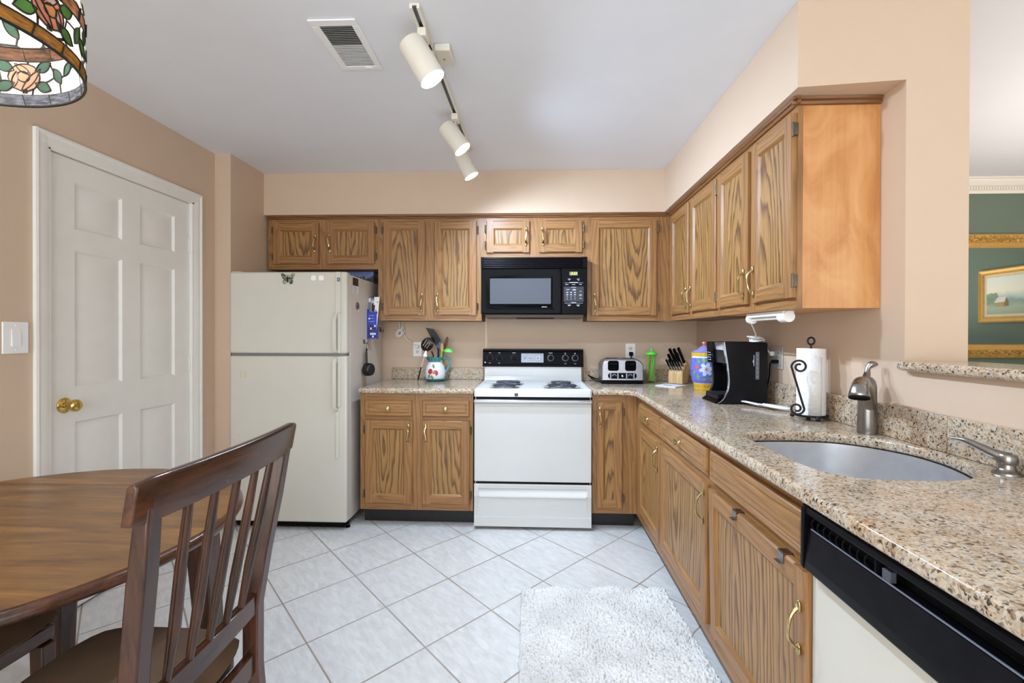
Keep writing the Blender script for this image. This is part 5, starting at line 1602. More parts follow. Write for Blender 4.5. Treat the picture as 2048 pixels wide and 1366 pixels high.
# ---- knife block, local frame: x width, y depth, front at -y
BLK = NT('pale_beech_block')
_p = BLK.coord()
_n = BLK.noise(BLK.vmul(_p, (90, 90, 6)), 1.0, 3.0)
BLKM = BLK.fin(BLK.ramp(_n, [(0.3, lin((184, 146, 96))), (0.7, lin((222, 188, 138)))]), 0.5)
KA = radians(-38)
t = thing('knife_block', 'light beech knife block full of black handled knives', 'knife block', (1.030, 3.545, Z0), KA)
kp = [(0.0, 0.0), (0.0, 0.082), (0.095, 0.172), (0.140, 0.125), (0.105, 0.0)]
build('block', MB().prism(kp, 'x', -0.053, 0.053), BLKM, t, bevel=0.003)
Mk = Matrix.Translation((1.030, 3.545, Z0)) @ Matrix.Rotation(KA, 4, 'Z')
sl_d = Vector((0, 0.095, 0.090)).normalized()
kn = Vector((0, -0.090, 0.095)).normalized()
def knife(x, s_, L, w, th, label, steel):
    L, w, th = L * 1.18, w * 1.12, th * 1.15
    """s_ along the sloping face from its front edge"""
    base = Vector((x, 0, 0.082)) + sl_d * s_ + kn * 0.0008
    t = thing('knife', label, 'knife', tuple((Mk @ base)), KA, 'knives in the beech block')
    R = Matrix((Vector((1, 0, 0)), sl_d, kn)).transposed()
    m = MB()
    n = 8
    for i in range(n + 1):
        u = i / n
        ww = w * (0.72 + 0.28 * sin(u * pi) + (0.22 if u > 0.85 else 0))
        bend = 0.10 * L * (u ** 3) * 0.5
        for k in range(10):
            a = 2 * pi * k / 10
            m.v.append((th / 2 * cos(a), ww / 2 * sin(a) - bend, 0.012 + (L - 0.012) * u))
    for i in range(n):
        for k in range(10):
            k2 = (k + 1) % 10
            m.f.append([i * 10 + k, i * 10 + k2, (i + 1) * 10 + k2, (i + 1) * 10 + k])
            m.m.append(0)
    m.f += [list(range(10))[::-1], [n * 10 + k for k in range(10)]]
    m.m += [0, 0]
    for i in range(len(m.v)):
        m.v[i] = tuple(R @ Vector(m.v[i]))
    hb = build('handle', m, BLACK, t)
    m = MB().box(-th * 0.40, th * 0.40, -w * 0.40, w * 0.40, 0.0, 0.0125)
    for i in range(len(m.v)):
        m.v[i] = tuple(R @ Vector(m.v[i]))
    build('bolster', m, CHROME if steel else BLACK, t)
    if steel:
        m = MB().box(th * 0.5 - 0.0004, th * 0.5 + 0.0006, -w * 0.16, w * 0.16, 0.016, L * 0.82)
        m.box(-th * 0.16, th * 0.16, -w * 0.42 - 0.0012, -w * 0.36, 0.016, L * 0.80)
        for i in range(len(m.v)):
            m.v[i] = tuple(R @ Vector(m.v[i]))
        build('tang', m, STEEL, hb)
pos_ = ['leftmost', 'second from the left', 'third from the left', 'fourth from the left', 'rightmost']
for k, x in enumerate((-0.040, -0.020, 0.000, 0.020, 0.040)):
    knife(x, 0.020, 0.095, 0.016, 0.011, 'steak knife in the front row of the beech block, ' + pos_[k], True)
for k, (x, s_, L, lab) in enumerate(((-0.034, 0.062, 0.105, 'kitchen knife at the left of the middle row of the beech block'), (0.0, 0.062, 0.110, 'kitchen knife in the centre of the middle row of the beech block'), (0.034, 0.062, 0.118, 'kitchen knife with steel sides at the right of the middle row of the beech block'))):
    knife(x, s_, L, 0.022, 0.015, lab, k == 2)
for k, (x, s_, L, lab) in enumerate(((-0.030, 0.100, 0.120, 'large knife at the left of the rear row of the beech block'), (0.000, 0.102, 0.118, 'large knife in the centre of the rear row of the beech block'), (0.034, 0.105, 0.125, 'tallest black handled knife at the right rear of the beech block'))):
    knife(x, s_, L, 0.026, 0.017, lab, False)

# papers in front of the block
t = thing('booklet', 'thin white booklet lying flat on the counter before the knife block', 'booklet', (0.955, 3.43, Z0))
q4 = [(0.850, 3.395), (0.952, 3.275), (1.060, 3.395), (0.952, 3.512)]
m = MB().prism(q4, 'z', Z0, Z0 + 0.004)
build('pages', m, PAPER, t, world=True, smooth=0)
m = MB().prism([(p[0] + (0.952 - p[0]) * 0.01, p[1] + 0.002) for p in q4], 'z', Z0 + 0.0042, Z0 + 0.0052, 0)
m.add([(0.900, 3.400, Z0 + 0.0054), (0.945, 3.352, Z0 + 0.0054), (0.965, 3.376, Z0 + 0.0054), (0.920, 3.424, Z0 + 0.0054)], [(0, 1, 2, 3)], 1)
build('cover', m, [PAPER, plain('grey_blue_print', (120, 126, 150), 0.5, var=0.3, scale=120)], t, world=True, smooth=0)

# ---- painted canister
CX_, CY_ = 1.112, 3.185
VIO = plain('violet_blue_glaze', (108, 114, 206), 0.2, var=0.16, scale=45)
YGL = plain('yellow_glaze', (226, 182, 44), 0.2, var=0.06)
ORG = plain('orange_glaze', (232, 104, 58), 0.25, var=0.08)
LGR = plain('leaf_green_glaze', (106, 168, 106), 0.25, var=0.25, scale=90)
WFL = plain('pale_blue_petal_glaze', (196, 208, 238), 0.2, var=0.08, scale=120)
INK = plain('dark_glaze_line', (52, 40, 60), 0.3)
t = thing('canister', 'ceramic canister painted with flowers on violet with yellow bands', 'canister', (CX_, CY_, Z0))
cpf = [(0.060, 0.0), (0.064, 0.010), (0.067, 0.042), (0.071, 0.046), (0.080, 0.085), (0.0845, 0.120), (0.0845, 0.150), (0.080, 0.207), (0.078, 0.214), (0.080, 0.218), (0.081, 0.222), (0.081, 0.238), (0.078, 0.240)]
m = MB().lathe([(0, 0)] + cpf + [(0, 0.240)], 48, mis=[1, 1, 1, 2, 0, 0, 0, 0, 2, 2, 1, 1, 1, 1])
A0 = -pi / 2 - 0.30
for k in range(6):
    a = 60 * k + 10
    u, v = 0.026 * cos(radians(a)), 0.026 * sin(radians(a))
    wrap(m, [(u + x, v + y) for x, y in ell(0.019, 0.0125, a)], cpf, A0 + 0.10, 0.135, 3, lift=0.0009 + 0.0001 * k)
wrap(m, ell(0.006, 0.006), cpf, A0 + 0.10, 0.135, 4, lift=0.0018)
for k in range(8):
    a = 45 * k
    wrap(m, leafp(0.007, 0.0008, a, 0.014 * cos(radians(a)), 0.014 * sin(radians(a))), cpf, A0 + 0.10, 0.135, 6, lift=0.0019)
for (da, z, l, w_, r_, mi) in ((-0.45, 0.185, 0.020, 0.008, -50, 5), (-0.05, 0.195, 0.024, 0.009, -35, 5), (0.28, 0.195, 0.018, 0.008, 30, 5), (-0.60, 0.150, 0.018, 0.012, 80, 4), (0.62, 0.180, 0.016, 0.014, 0, 4), (-0.50, 0.085, 0.022, 0.009, -60, 5), (-0.02, 0.072, 0.016, 0.006, 10, 5), (0.48, 0.075, 0.026, 0.010, -30, 5), (0.72, 0.12, 0.02, 0.01, 60, 5), (0.9, 0.15, 0.016, 0.013, 0, 4), (-0.85, 0.11, 0.02, 0.009, 70, 5)):
    wrap(m, leafp(l, w_, r_) if mi == 5 else ell(l * 0.8, w_, r_), cpf, A0 + da, z, mi, lift=0.001)
for k in range(12):
    wrap(m, ell(0.002, 0.002, n=8), cpf, A0 - 1.2 + k * 0.30, 0.230, 6)
    wrap(m, leafp(0.009, 0.0016, 60 if k % 2 else -50), cpf, A0 - 1.2 + k * 0.30, 0.024, 6 if k % 3 else 4)
build('body', m, [VIO, YGL, CERAM, WFL, ORG, LGR, INK], t, smooth=50)
m = MB().lathe([(0.074, 0.2405), (0.076, 0.244), (0.066, 0.252), (0.046, 0.262), (0.026, 0.276), (0.016, 0.284), (0, 0.285)], 40, mi=0)
m.lathe([(0.074, 0.2405), (0, 0.2405)], 40, mi=0)
ld = build('lid', m, plain('lavender_glaze', (150, 150, 214), 0.2, var=0.15, scale=60), t)
build('lid_knob', MB().lathe([(0, 0.2852), (0.010, 0.2852), (0.012, 0.292), (0.017, 0.300), (0.014, 0.309), (0, 0.312)], 20), plain('coral_glaze', (222, 120, 100), 0.25), ld)

# ---- coffee maker, front faces -x
KX0, KX1, KY0, KY1 = 0.948, 1.192, 2.512, 2.745
t = thing('coffee_maker', 'black single-serve coffee maker with chrome front on the counter', 'coffee maker', ((KX0 + KX1) / 2, (KY0 + KY1) / 2, Z0))
COF = plain('satin_black_shell', (13, 13, 17), 0.28, var=0.15, Specular_IOR_Level=0.25)
H_ = 0.318
front = spline([(0.976, 0, H_), (0.984, 0, 0.262), (0.993, 0, 0.207), (0.999, 0, 0.150), (1.001, 0, 0.110), (0.997, 0, 0.075), (0.984, 0, 0.043), (0.966, 0, 0.018), (0.948, 0, 0.006)], 4)
side = [(p.x, p.z + Z0) for p in front] + [(0.950, Z0 + 0.001), (KX1, Z0 + 0.001), (KX1 + 0.004, Z0 + 0.16), (KX1 + 0.002, Z0 + H_ - 0.008), (KX1 - 0.006, Z0 + H_)]
for y_ in (KY0, KY1 - 0.022):
    build('side_panel', MB().prism(side, 'y', y_, y_ + 0.022), COF, t, world=True, smooth=30, bevel=0.002)
m = MB().prism([(0.985, Z0 + 0.209), (0.982, Z0 + 0.250), (0.978, Z0 + H_ - 0.002), (KX1 - 0.003, Z0 + H_ - 0.002), (KX1 + 0.001, Z0 + 0.002), (1.075, Z0 + 0.002), (1.075, Z0 + 0.205)], 'y', KY0 + 0.0222, KY1 - 0.0222)
build('housing', m, COF, t, world=True, smooth=25)
m = MB()
for (a, b) in zip(front, front[1:]):
    m.add([(a.x - 0.0018, KY0 - 0.0008, a.z + Z0), (b.x - 0.0018, KY0 - 0.0008, b.z + Z0), (b.x - 0.0018, KY0 + 0.010, b.z + Z0), (a.x - 0.0018, KY0 + 0.010, a.z + Z0),
           (a.x + 0.003, KY0 - 0.0008, a.z + Z0), (b.x + 0.003, KY0 - 0.0008, b.z + Z0)], [(0, 1, 2, 3), (0, 1, 5, 4)])
build('chrome_edge', m, CHROME, t, world=True, smooth=60)
m = MB().prism([(0.9745, Z0 + H_ - 0.002), (0.9905, Z0 + 0.208), (0.9935, Z0 + 0.208), (0.9775, Z0 + H_ - 0.002)], 'y', KY0 + 0.0105, 2.655)
build('chrome_front', m, CHROME, t, world=True, smooth=0, label='mirror chrome front plate')
m = MB().prism([(0.968, Z0 + H_ - 0.001), (0.976, Z0 + 0.204), (0.9850, Z0 + 0.204), (0.9775, Z0 + H_ - 0.001)], 'y', 2.6555, KY1 - 0.001)
cp_ = build('control_panel', m, BLACK_GLOSS, t, world=True, bevel=0.001)
m = MB()
m.hexa([(0.9735, 2.680, Z0 + 0.270), (0.9735, 2.722, Z0 + 0.270), (0.9745, 2.722, Z0 + 0.270), (0.9745, 2.680, Z0 + 0.270)], [(0.9695, 2.680, Z0 + 0.298), (0.9695, 2.722, Z0 + 0.298), (0.9705, 2.722, Z0 + 0.298), (0.9705, 2.680, Z0 + 0.298)], 1)
for r_ in range(4):
    z = Z0 + 0.256 - r_ * 0.013
    x = 0.968 + (0.315 - (z - Z0)) * 0.0705
    for q in range(2):
        yy = 2.690 + q * 0.024
        m.box(x - 0.0012, x - 0.0002, yy, yy + 0.014, z, z + 0.003 + 0.002 * ((r_ + q) % 2), 0)
build('button_legends', m, [GREY_TXT, plain('grey_lcd', (96, 100, 106), 0.3)], cp_, world=True, smooth=0)
m = MB().prism([(0.955, Z0 + 0.018), (0.957, Z0 + 0.046), (1.07, Z0 + 0.046), (1.07, Z0 + 0.018)], 'y', KY0 + 0.030, KY1 - 0.030)
m2 = build('drip_tray', m, BLACK, t, world=True, bevel=0.003)
m = MB()
for k in range(9):
    m.box(0.965 + k * 0.011, 0.969 + k * 0.011, KY0 + 0.04, KY1 - 0.04, Z0 + 0.0462, Z0 + 0.0478)
build('drip_grate', m, plain('dark_steel_grate', (90, 92, 98), 0.3, 0.8), m2, world=True, smooth=0)
build('base_plate', MB().prism([(0.940, Z0 + 0.0005), (0.938, Z0 + 0.004), (0.956, Z0 + 0.0176), (1.075, Z0 + 0.0176), (1.075, Z0 + 0.0005)], 'y', KY0 + 0.0225, KY1 - 0.0225), BLACK, t, world=True, smooth=0)
m = MB().lathe([(0, 0), (0.014, 0), (0.012, -0.016), (0.006, -0.022), (0, -0.022)], 16, (1.03, 2.63, Z0 + 0.2085))
build('spout', m, BLACK, t, world=True)
m = MB().box(1.133, 1.151, KY0 - 0.002, KY0 - 0.0005, Z0 + 0.128, Z0 + 0.268, 0)
for k in range(6):
    m.lathe([(0, 0), (0.0022, 0), (0, 0.0004)], 8, (1.142, KY0 - 0.0022, Z0 + 0.142 + k * 0.022), axis=(0, -1, 0), mi=1)
build('water_gauge', m, [plain('grey_gauge', (104, 108, 118), 0.3), GREY_TXT], t, world=True, smooth=0)
m = MB().box(1.1235, 1.1265, KY0 - 0.0016, KY0 - 0.0003, Z0 + 0.196, Z0 + 0.252)
m.box(1.1195, 1.1225, KY0 - 0.0016, KY0 - 0.0003, Z0 + 0.212, Z0 + 0.226)
build('side_wordmark', m, GREY_TXT, t, world=True, smooth=0)
t = thing('power_cord', 'black coffee maker cord plugged into the metal outlet plate', 'cord', (1.22, 2.55, 1.0))
m = MB().tube(spline([(1.198, 2.620, Z0 + 0.05), (1.222, 2.600, Z0 + 0.055), (1.228, 2.57, Z0 + 0.13), (1.222, 2.550, 1.100), (1.222, 2.540, 1.125), (1.232, 2.535, 1.131)], 6), 0.0035, 8)
build('cable', m, BLACK, t, world=True)
build('plug', MB().box(1.226, XR - 0.0095, 2.524, 2.546, 1.122, 1.140), BLACK, t, bevel=0.004, world=True)

# ---- white spoon rest
m = MB()
n_ = 26
pts_ = []
A_, B_ = Vector((1.060, 2.500, Z0)), Vector((1.185, 2.270, Z0))
ax_ = (B_ - A_)
L_ = ax_.length
ax_.normalize()
sd_ = Vector((-ax_.y, ax_.x, 0))
wd = lambda u: 0.014 + 0.004 * (1 - u) if u < 0.45 else 0.012 + 0.026 * sin(min(1, (u - 0.45) / 0.55) * pi * 0.97) ** 0.8
for i in range(n_ + 1):
    u = i / n_
    w_ = max(0.001, wd(u)) if 0 < i < n_ else 0.004
    lift_ = 0.012 * (1 - u) ** 1.5 + 0.004
    for k in range(7):
        s_ = -1 + 2 * k / 6
        m.v.append(tuple(A_ + ax_ * (u * L_) + sd_ * (w_ * s_) + Vector((0, 0, lift_ + 0.010 * s_ * s_ * (1 if u > 0.4 else 0.3)))))
for i in range(n_):
    for k in range(6):
        m.f.append([i * 7 + k, i * 7 + k + 1, (i + 1) * 7 + k + 1, (i + 1) * 7 + k])
        m.m.append(0)
o = single('spoon', m, WHITE_PL, 'white plastic serving spoon lying on the counter beside the coffee maker', 'spoon', loc=tuple(A_), smooth=60)
sol = o.modifiers.new('gauge', 'SOLIDIFY')
sol.thickness, sol.offset = 0.003, -1

# ---- paper towel and holder
HXc, HYc = 1.175, 2.095
t = thing('paper_towel_holder', 'black wrought iron paper towel holder with a scroll arm', 'paper towel holder', (HXc, HYc, Z0))
m = MB().tube([(0.062 * cos(a), 0.062 * sin(a), 0.016) for a in [i * 2 * pi / 36 for i in range(36)]], 0.004, 8, closed=True)
m.lathe([(0, 0.014), (0.058, 0.014), (0.060, 0.017), (0, 0.018)], 32)
build('base_ring', m, IRON, t)
for a in (138, 262, 68):
    build('ball_foot', MB().ball((0.070 * cos(radians(a)), 0.070 * sin(radians(a)), 0.010), 0.0096, 16), IRON, t)
m = MB().tube([(0, 0, 0.018), (0, 0, 0.315)], 0.004, 8)
m.tube([(-0.015 * sin(b) * 1.0 * 0.8, -0.009 * sin(b) * 0 + 0.0, 0.318 + 0.011 - 0.013 * cos(b)) for b in [0.0]] + [(0.014 * cos(radians(a)), 0, 0.329 + 0.015 * sin(radians(a))) for a in range(-80, 261, 20)], 0.004, 8)
build('rod', m, IRON, t)
def spiral(c, r0, r1, a0, a1, n=34):
    return [(c[0] + (r0 + (r1 - r0) * i / n) * cos(radians(a0 + (a1 - a0) * i / n)), c[1], c[2] + (r0 + (r1 - r0) * i / n) * sin(radians(a0 + (a1 - a0) * i / n))) for i in range(n + 1)]
# scroll in its own plane, left front of the roll
top_c, bot_c = (0.005, 0, 0.224), (-0.004, 0, 0.052)
up_ = spiral(top_c, 0.008, 0.029, -100, -180 - 360 - 0)[::1]
sp_top = spiral(top_c, 0.009, 0.029, -300, 180)
sp_bot = spiral(bot_c, 0.026, 0.009, 0, -480)
pts = [tuple(p) for p in sp_top] + [tuple(p) for p in sp_bot]
pts = [Vector(p) for p in pts]
m = MB().tube(pts, 0.0042, 8)
m.tube([(-0.004, 0, 0.026), (0.03, 0.03, 0.017)], 0.004, 8)
build('scroll_arm', m, IRON, t, loc=(-0.086, -0.062, 0), rot=(0, 0, radians(-28)))
t = thing('paper_towel_roll', 'white paper towel roll standing on the black scroll holder', 'paper towel', (HXc, HYc, Z0 + 0.020))
m = MB()
n = 64
for z in (0.0005, 0.278):
    for k in range(n + 1):
        a = 2 * pi * k / n + 2.0
        r_ = 0.0535 + 0.0015 * k / n + 0.0006 * sin(7 * a)
        m.v.append((r_ * cos(a), r_ * sin(a), z))
    for k in range(n + 1):
        a = 2 * pi * k / n + 2.0
        m.v.append((0.019 * cos(a), 0.019 * sin(a), z))
q = n + 1
for k in range(n):
    m.f += [[k, k + 1, 2 * q + k + 1, 2 * q + k], [q + k, q + k + 1, 3 * q + k + 1, 3 * q + k], [k, k + 1, q + k + 1, q + k], [2 * q + k, 2 * q + k + 1, 3 * q + k + 1, 3 * q + k]]
    m.m += [0] * 4
TW = NT('embossed_paper_towel')
_v = TW.n('ShaderNodeTexVoronoi', {'Vector': TW.coord(), 'Scale': 70.0}).outputs[0]
TW.bump(_v, 0.35, 0.003)
TWM = TW.fin(lin((238, 237, 236)), 0.9)
build('roll', m, TWM, t, smooth=50)
m = MB()
a0 = -2.25
vs = []
for i in range(9):
    u = i / 8
    a = a0 + 0.85 * u
    r_ = 0.0562 + 0.004 * u
    for z in (0.001, 0.262 - 0.02 * u):
        vs.append((r_ * cos(a), r_ * sin(a), z))
m.add(vs, [(2 * i, 2 * i + 2, 2 * i + 3, 2 * i + 1) for i in range(8)])
o = build('loose_sheet', m, TWM, t, smooth=60)
sol = o.modifiers.new('gauge', 'SOLIDIFY')
sol.thickness = 0.0006

# ---- under-cabinet light
t = thing('under_cabinet_light', 'slim white fluorescent light fixed under the right wall cabinets, switched off', 'light', (1.012, 2.12, 1.350))
m = MB().box(0.990, 1.036, 1.962, 2.292, 1.344, 1.3655, 0)
build('housing', m, WHITE_PL, t, world=True, bevel=0.004)
m = MB().tube([(1.012, 2.022, 1.337), (1.012, 2.268, 1.337)], 0.0078, 14)
build('tube', m, plain('frosted_tube', (222, 222, 216), 0.25), t, world=True)
for ya, yb_ in ((1.955, 2.012), (2.272, 2.296)):
    m = MB().tube([(1.012, ya, 1.3405), (1.012, yb_, 1.3405)], 0.0225, 20)
    for i in range(len(m.v)):
        if m.v[i][2] > 1.365:
            m.v[i] = (m.v[i][0], m.v[i][1], 1.365)
    build('end_cap', m, WHITE_PL, t, world=True)
t = thing('power_cord', 'white cord running from the under-cabinet light over the coffee maker to the outlet', 'cord', (1.17, 2.55, 1.24))
m = MB().tube(spline([(1.012, 2.300, 1.330), (1.060, 2.375, 1.300), (1.110, 2.460, 1.270), (1.142, 2.528, 1.2455)], 8), 0.003, 7)
random.seed(4)
for k in range(7):
    cy_, cx_ = 2.555 + random.uniform(-0.01, 0.012), 1.152 + random.uniform(-0.008, 0.012)
    ry, rx = random.uniform(0.014, 0.026), random.uniform(0.022, 0.036)
    a_ = random.uniform(-0.5, 0.5)
    m.tube([(cx_ + rx * cos(b) * cos(a_) - ry * sin(b) * sin(a_), cy_ + rx * cos(b) * sin(a_) + ry * sin(b) * cos(a_), 1.2365 + 0.0035 * k + 0.004 * sin(b + k)) for b in [i * 2 * pi / 18 for i in range(18)]], 0.003, 7, closed=True)
m.tube(spline([(1.165, 2.560, 1.250), (1.200, 2.570, 1.240), (1.215, 2.575, 1.205), (1.232, 2.577, 1.176), (1.242, 2.578, 1.170)], 7), 0.003, 7)
build('cable', m, WHITE_PL, t, world=True)
build('plug', MB().box(1.234, XR - 0.0095, 2.567, 2.591, 1.158, 1.182), WHITE_PL, t, bevel=0.004, world=True)
# ================================================================ ceiling things
t = thing('ceiling_vent', 'white rectangular louvred air vent in the kitchen ceiling', 'vent', (-0.755, 1.94, CZ))
vx0, vx1, vy0, vy1 = -0.846, -0.664, 1.770, 2.108
ix0, ix1, iy0, iy1 = -0.816, -0.690, 1.806, 2.078
m = MB()
for (a, b, c_, d_) in ((vx0, vx1, vy0, iy0), (vx0, vx1, iy1, vy1), (vx0, ix0, iy0, iy1), (ix1, vx1, iy0, iy1)):
    m.box(a, b, c_, d_, CZ - 0.007, CZ - 0.0005)
m.box(-0.735, -0.706, 2.084, 2.094, CZ - 0.011, CZ - 0.007)
build('frame', m, WHITE_PL, t, world=True, bevel=0.002)
build('duct_shadow', MB().box(ix0, ix1, iy0, iy1, CZ - 0.0012, CZ - 0.0006), plain('dark_duct', (40, 38, 34), 0.9), t, world=True, smooth=0)
n_ = 24
for k in range(n_):
    y = iy0 + 0.006 + k * (iy1 - iy0 - 0.008) / n_
    tl = 0.0052 if k < 11 else 0.0010
    m = MB().hexa([(ix0 + 0.0005, y, CZ - 0.0062), (ix1 - 0.0005, y, CZ - 0.0062), (ix1 - 0.0005, y + 0.0012, CZ - 0.0062), (ix0 + 0.0005, y + 0.0012, CZ - 0.0062)],
                  [(ix0 + 0.0005, y + tl, CZ - 0.0014), (ix1 - 0.0005, y + tl, CZ - 0.0014), (ix1 - 0.0005, y + tl + 0.0012, CZ - 0.0014), (ix0 + 0.0005, y + tl + 0.0012, CZ - 0.0014)])
    build('louvre', m, WHITE_PL, t, world=True, smooth=0)

# ---- track light
def glow(name, col, strength):
    t = NT(name)
    t.fin((0.9, 0.9, 0.9, 1), 0.4, Emission_Color=tuple(col) + (1,), Emission_Strength=strength)
    return t.m
LENS = glow('lit_lamp_face', SPOT_COL, SPOT_STRENGTH)
t = thing('track_rail', 'white ceiling track with dark slot carrying three spotlights', 'track light', (-0.415, 2.36, CZ))
def tx(y):
    return -0.424 + 0.018 * (y - 1.70) / 1.33
m = MB()
for (a, b, z0_, z1_) in ((-0.018, -0.008, CZ - 0.018, CZ - 0.0005), (0.008, 0.018, CZ - 0.018, CZ - 0.0005), (-0.008, 0.008, CZ - 0.006, CZ - 0.0005)):
    m.hexa([(tx(1.70) + a, 1.70, z0_), (tx(1.70) + b, 1.70, z0_), (tx(3.03) + b, 3.03, z0_), (tx(3.03) + a, 3.03, z0_)],
           [(tx(1.70) + a, 1.70, z1_), (tx(1.70) + b, 1.70, z1_), (tx(3.03) + b, 3.03, z1_), (tx(3.03) + a, 3.03, z1_)])
build('channel', m, SPOT_WHITE, t, world=True, smooth=0)
m = MB().hexa([(tx(1.70) - 0.0078, 1.705, CZ - 0.0092), (tx(1.70) + 0.0078, 1.705, CZ - 0.0092), (tx(3.03) + 0.0078, 3.025, CZ - 0.0092), (tx(3.03) - 0.0078, 3.025, CZ - 0.0092)],
              [(tx(1.70) - 0.0078, 1.705, CZ - 0.0062), (tx(1.70) + 0.0078, 1.705, CZ - 0.0062), (tx(3.03) + 0.0078, 3.025, CZ - 0.0062), (tx(3.03) - 0.0078, 3.025, CZ - 0.0062)])
build('slot', m, TRACK_DARK, t, world=True, smooth=0, label='dark metal slot')
m = MB().box(-0.402, -0.338, 1.935, 2.055, CZ - 0.030, CZ - 0.0005)
jb = build('junction_box', m, SPOT_WHITE, t, world=True, bevel=0.004)
build('feed_connector', MB().box(-0.440, -0.4025, 1.95, 2.03, CZ - 0.034, CZ - 0.0185), SPOT_WHITE, t, world=True, bevel=0.003)
build('screw', MB().lathe([(0, 0), (0.004, 0), (0.003, 0.0015), (0, 0.0015)], 12, (-0.372, 2.0, CZ - 0.0302), axis=(0, 0, -1)), BRONZE, jb, world=True)
spots = [((-0.430, 1.830, 2.312), (0.52, 0.05, -0.85), 1.835, 'lit white track spotlight nearest the camera', 0.052, 0.084),
         ((-0.424, 2.555, 2.312), (0.60, 0.00, -0.80), 2.540, 'lit white track spotlight in the middle of the track', 0.049, 0.080),
         ((-0.418, 2.960, 2.308), (0.48, 0.05, -0.88), 2.935, 'lit track spotlight at the far end of the track by the cabinets', 0.047, 0.078)]
for c_, d_, ya, lab, R_, hl in spots:
    c_, d_ = Vector(c_), Vector(d_).normalized()
    t = thing('spotlight', lab, 'spotlight', (tx(ya), ya, CZ - 0.02))
    xa = tx(ya)
    build('track_adapter', MB().box(xa - 0.017, xa + 0.017, ya - 0.035, ya + 0.035, CZ - 0.050, CZ - 0.0185), SPOT_WHITE, t, world=True, bevel=0.004)
    side_ = Vector((0, -1, 0)).cross(d_).normalized()
    yk = Vector((0, -1, 0))
    m = MB()
    b0 = Vector((xa, ya, CZ - 0.0505))
    e0 = c_ - d_ * 0.030 + (b0 - c_).normalized() * (R_ - 0.006)
    m.tube([b0, b0 + Vector((0, 0, -0.012)), e0], 0.009, 10, flat=(0.5, 1.2))
    build('stem', m, SPOT_WHITE, t, world=True)
    m = MB().lathe([(0, -hl), (R_ * 0.55, -hl), (R_ * 0.90, -hl + 0.006), (R_, -hl + 0.018), (R_, hl), (R_ - 0.0025, hl), (R_ - 0.0025, hl - 0.010), (R_ - 0.0025, -hl + 0.02), (0, -hl + 0.004)], 40, c_, axis=d_)
    build('can', m, SPOT_WHITE, t, world=True, smooth=35)
    m = MB().lathe([(R_ - 0.003, hl - 0.006), (R_ * 0.6, hl - 0.003), (0, hl - 0.002)], 40, c_, axis=d_)
    build('lamp_face', m, LENS, t, world=True, label='glowing lamp face')

    ld_ = bpy.data.lights.new('spot_beam', 'SPOT')
    ld_.energy, ld_.color = SPOT_POWER, SPOT_COL
    ld_.spot_size, ld_.spot_blend, ld_.shadow_soft_size = radians(172), 0.9, 0.03
    lo_ = bpy.data.objects.new('spot_beam', ld_)
    COL.objects.link(lo_)
    lo_.location = c_ + d_ * (hl + 0.004)
    lo_.rotation_euler = d_.to_track_quat('-Z', 'Y').to_euler()

# ---- leaded glass pendant over the table
PC = (-1.162, 0.829, 1.80)
t = thing('pendant_lamp', 'leaded stained glass pendant lamp with roses hanging over the dining table', 'pendant lamp', PC)
def stained(name, rgb, lead=True, cell=15.0, var=0.12, streak=False):
    t = NT(name)
    p = t.coord()
    c = lin(rgb)
    n = t.noise(t.vmul(p, (40, 40, 160) if streak else (9, 9, 9)), 1.0, 3.0)
    col = t.ramp(n, [(0.3, tuple(x * (1 - var * 2) for x in c[:3])), (0.7, tuple(min(1, x * (1 + var)) for x in c[:3]))])
    out = t.t.nodes['Material Output']
    df = t.n('ShaderNodeBsdfDiffuse', {0: col})
    tr = t.n('ShaderNodeBsdfTranslucent', {0: col})
    gl = t.n('ShaderNodeBsdfGlossy', {0: (1, 1, 1, 1), 1: 0.12})
    a = t.n('ShaderNodeMixShader', {0: 0.50, 1: df.outputs[0], 2: tr.outputs[0]})
    b = t.n('ShaderNodeMixShader', {0: 0.05, 1: a.outputs[0], 2: gl.outputs[0]})
    sh = b
    if lead:
        v = t.n('ShaderNodeTexVoronoi', {'Vector': p, 'Scale': cell}, feature='DISTANCE_TO_EDGE').outputs[0]
        k = t.ramp(v, [(0.030, (1, 1, 1)), (0.042, (0, 0, 0))])
        ld = t.n('ShaderNodeBsdfPrincipled', {'Base Color': lin((46, 44, 40)), 'Roughness': 0.4, 'Metallic': 0.6})
        sh = t.n('ShaderNodeMixShader', {0: k, 1: b.outputs[0], 2: ld.outputs[0]})
    t.t.links.new(sh.outputs[0], out.inputs[0])
    return t.m
G_CREAM = stained('cream_art_glass', (246, 240, 224), True, 15.0, 0.04)
G_AMBER = stained('amber_art_glass', (214, 140, 30), False, 15, 0.3, True)
G_BROWN = stained('brown_ripple_glass', (112, 70, 44), False, 15, 0.4, True)
G_GREEN = stained('green_art_glass', (110, 170, 70), False, 15, 0.2)
G_ROSE = stained('rose_art_glass', (232, 168, 136), False, 15, 0.2)
G_PEACH = stained('peach_art_glass', (240, 186, 110), False, 15, 0.2)
G_GREEN_REFL = stained('green_glass_reflected', (74, 104, 84), False, 15, 0.2)  # muted tone paints the green glass as reflected light shows it inside
G_AMBER_REFL = stained('amber_glass_reflected', (116, 118, 128), False, 15, 0.35, True)
LEAD = plain('dark_lead_came', (44, 42, 38), 0.4, 0.5)
R0 = 0.262
sprof = [(R0, 0.0), (R0, 0.026), (R0 - 0.001, 0.105), (R0 - 0.002, 0.135), (R0 - 0.006, 0.165), (R0 - 0.03, 0.20), (R0 - 0.075, 0.23), (R0 - 0.13, 0.252), (R0 - 0.19, 0.268), (0.05, 0.274)]
m = MB().lathe(sprof, 72, mis=[1, 0, 2, 0, 0, 0, 0, 0, 0])
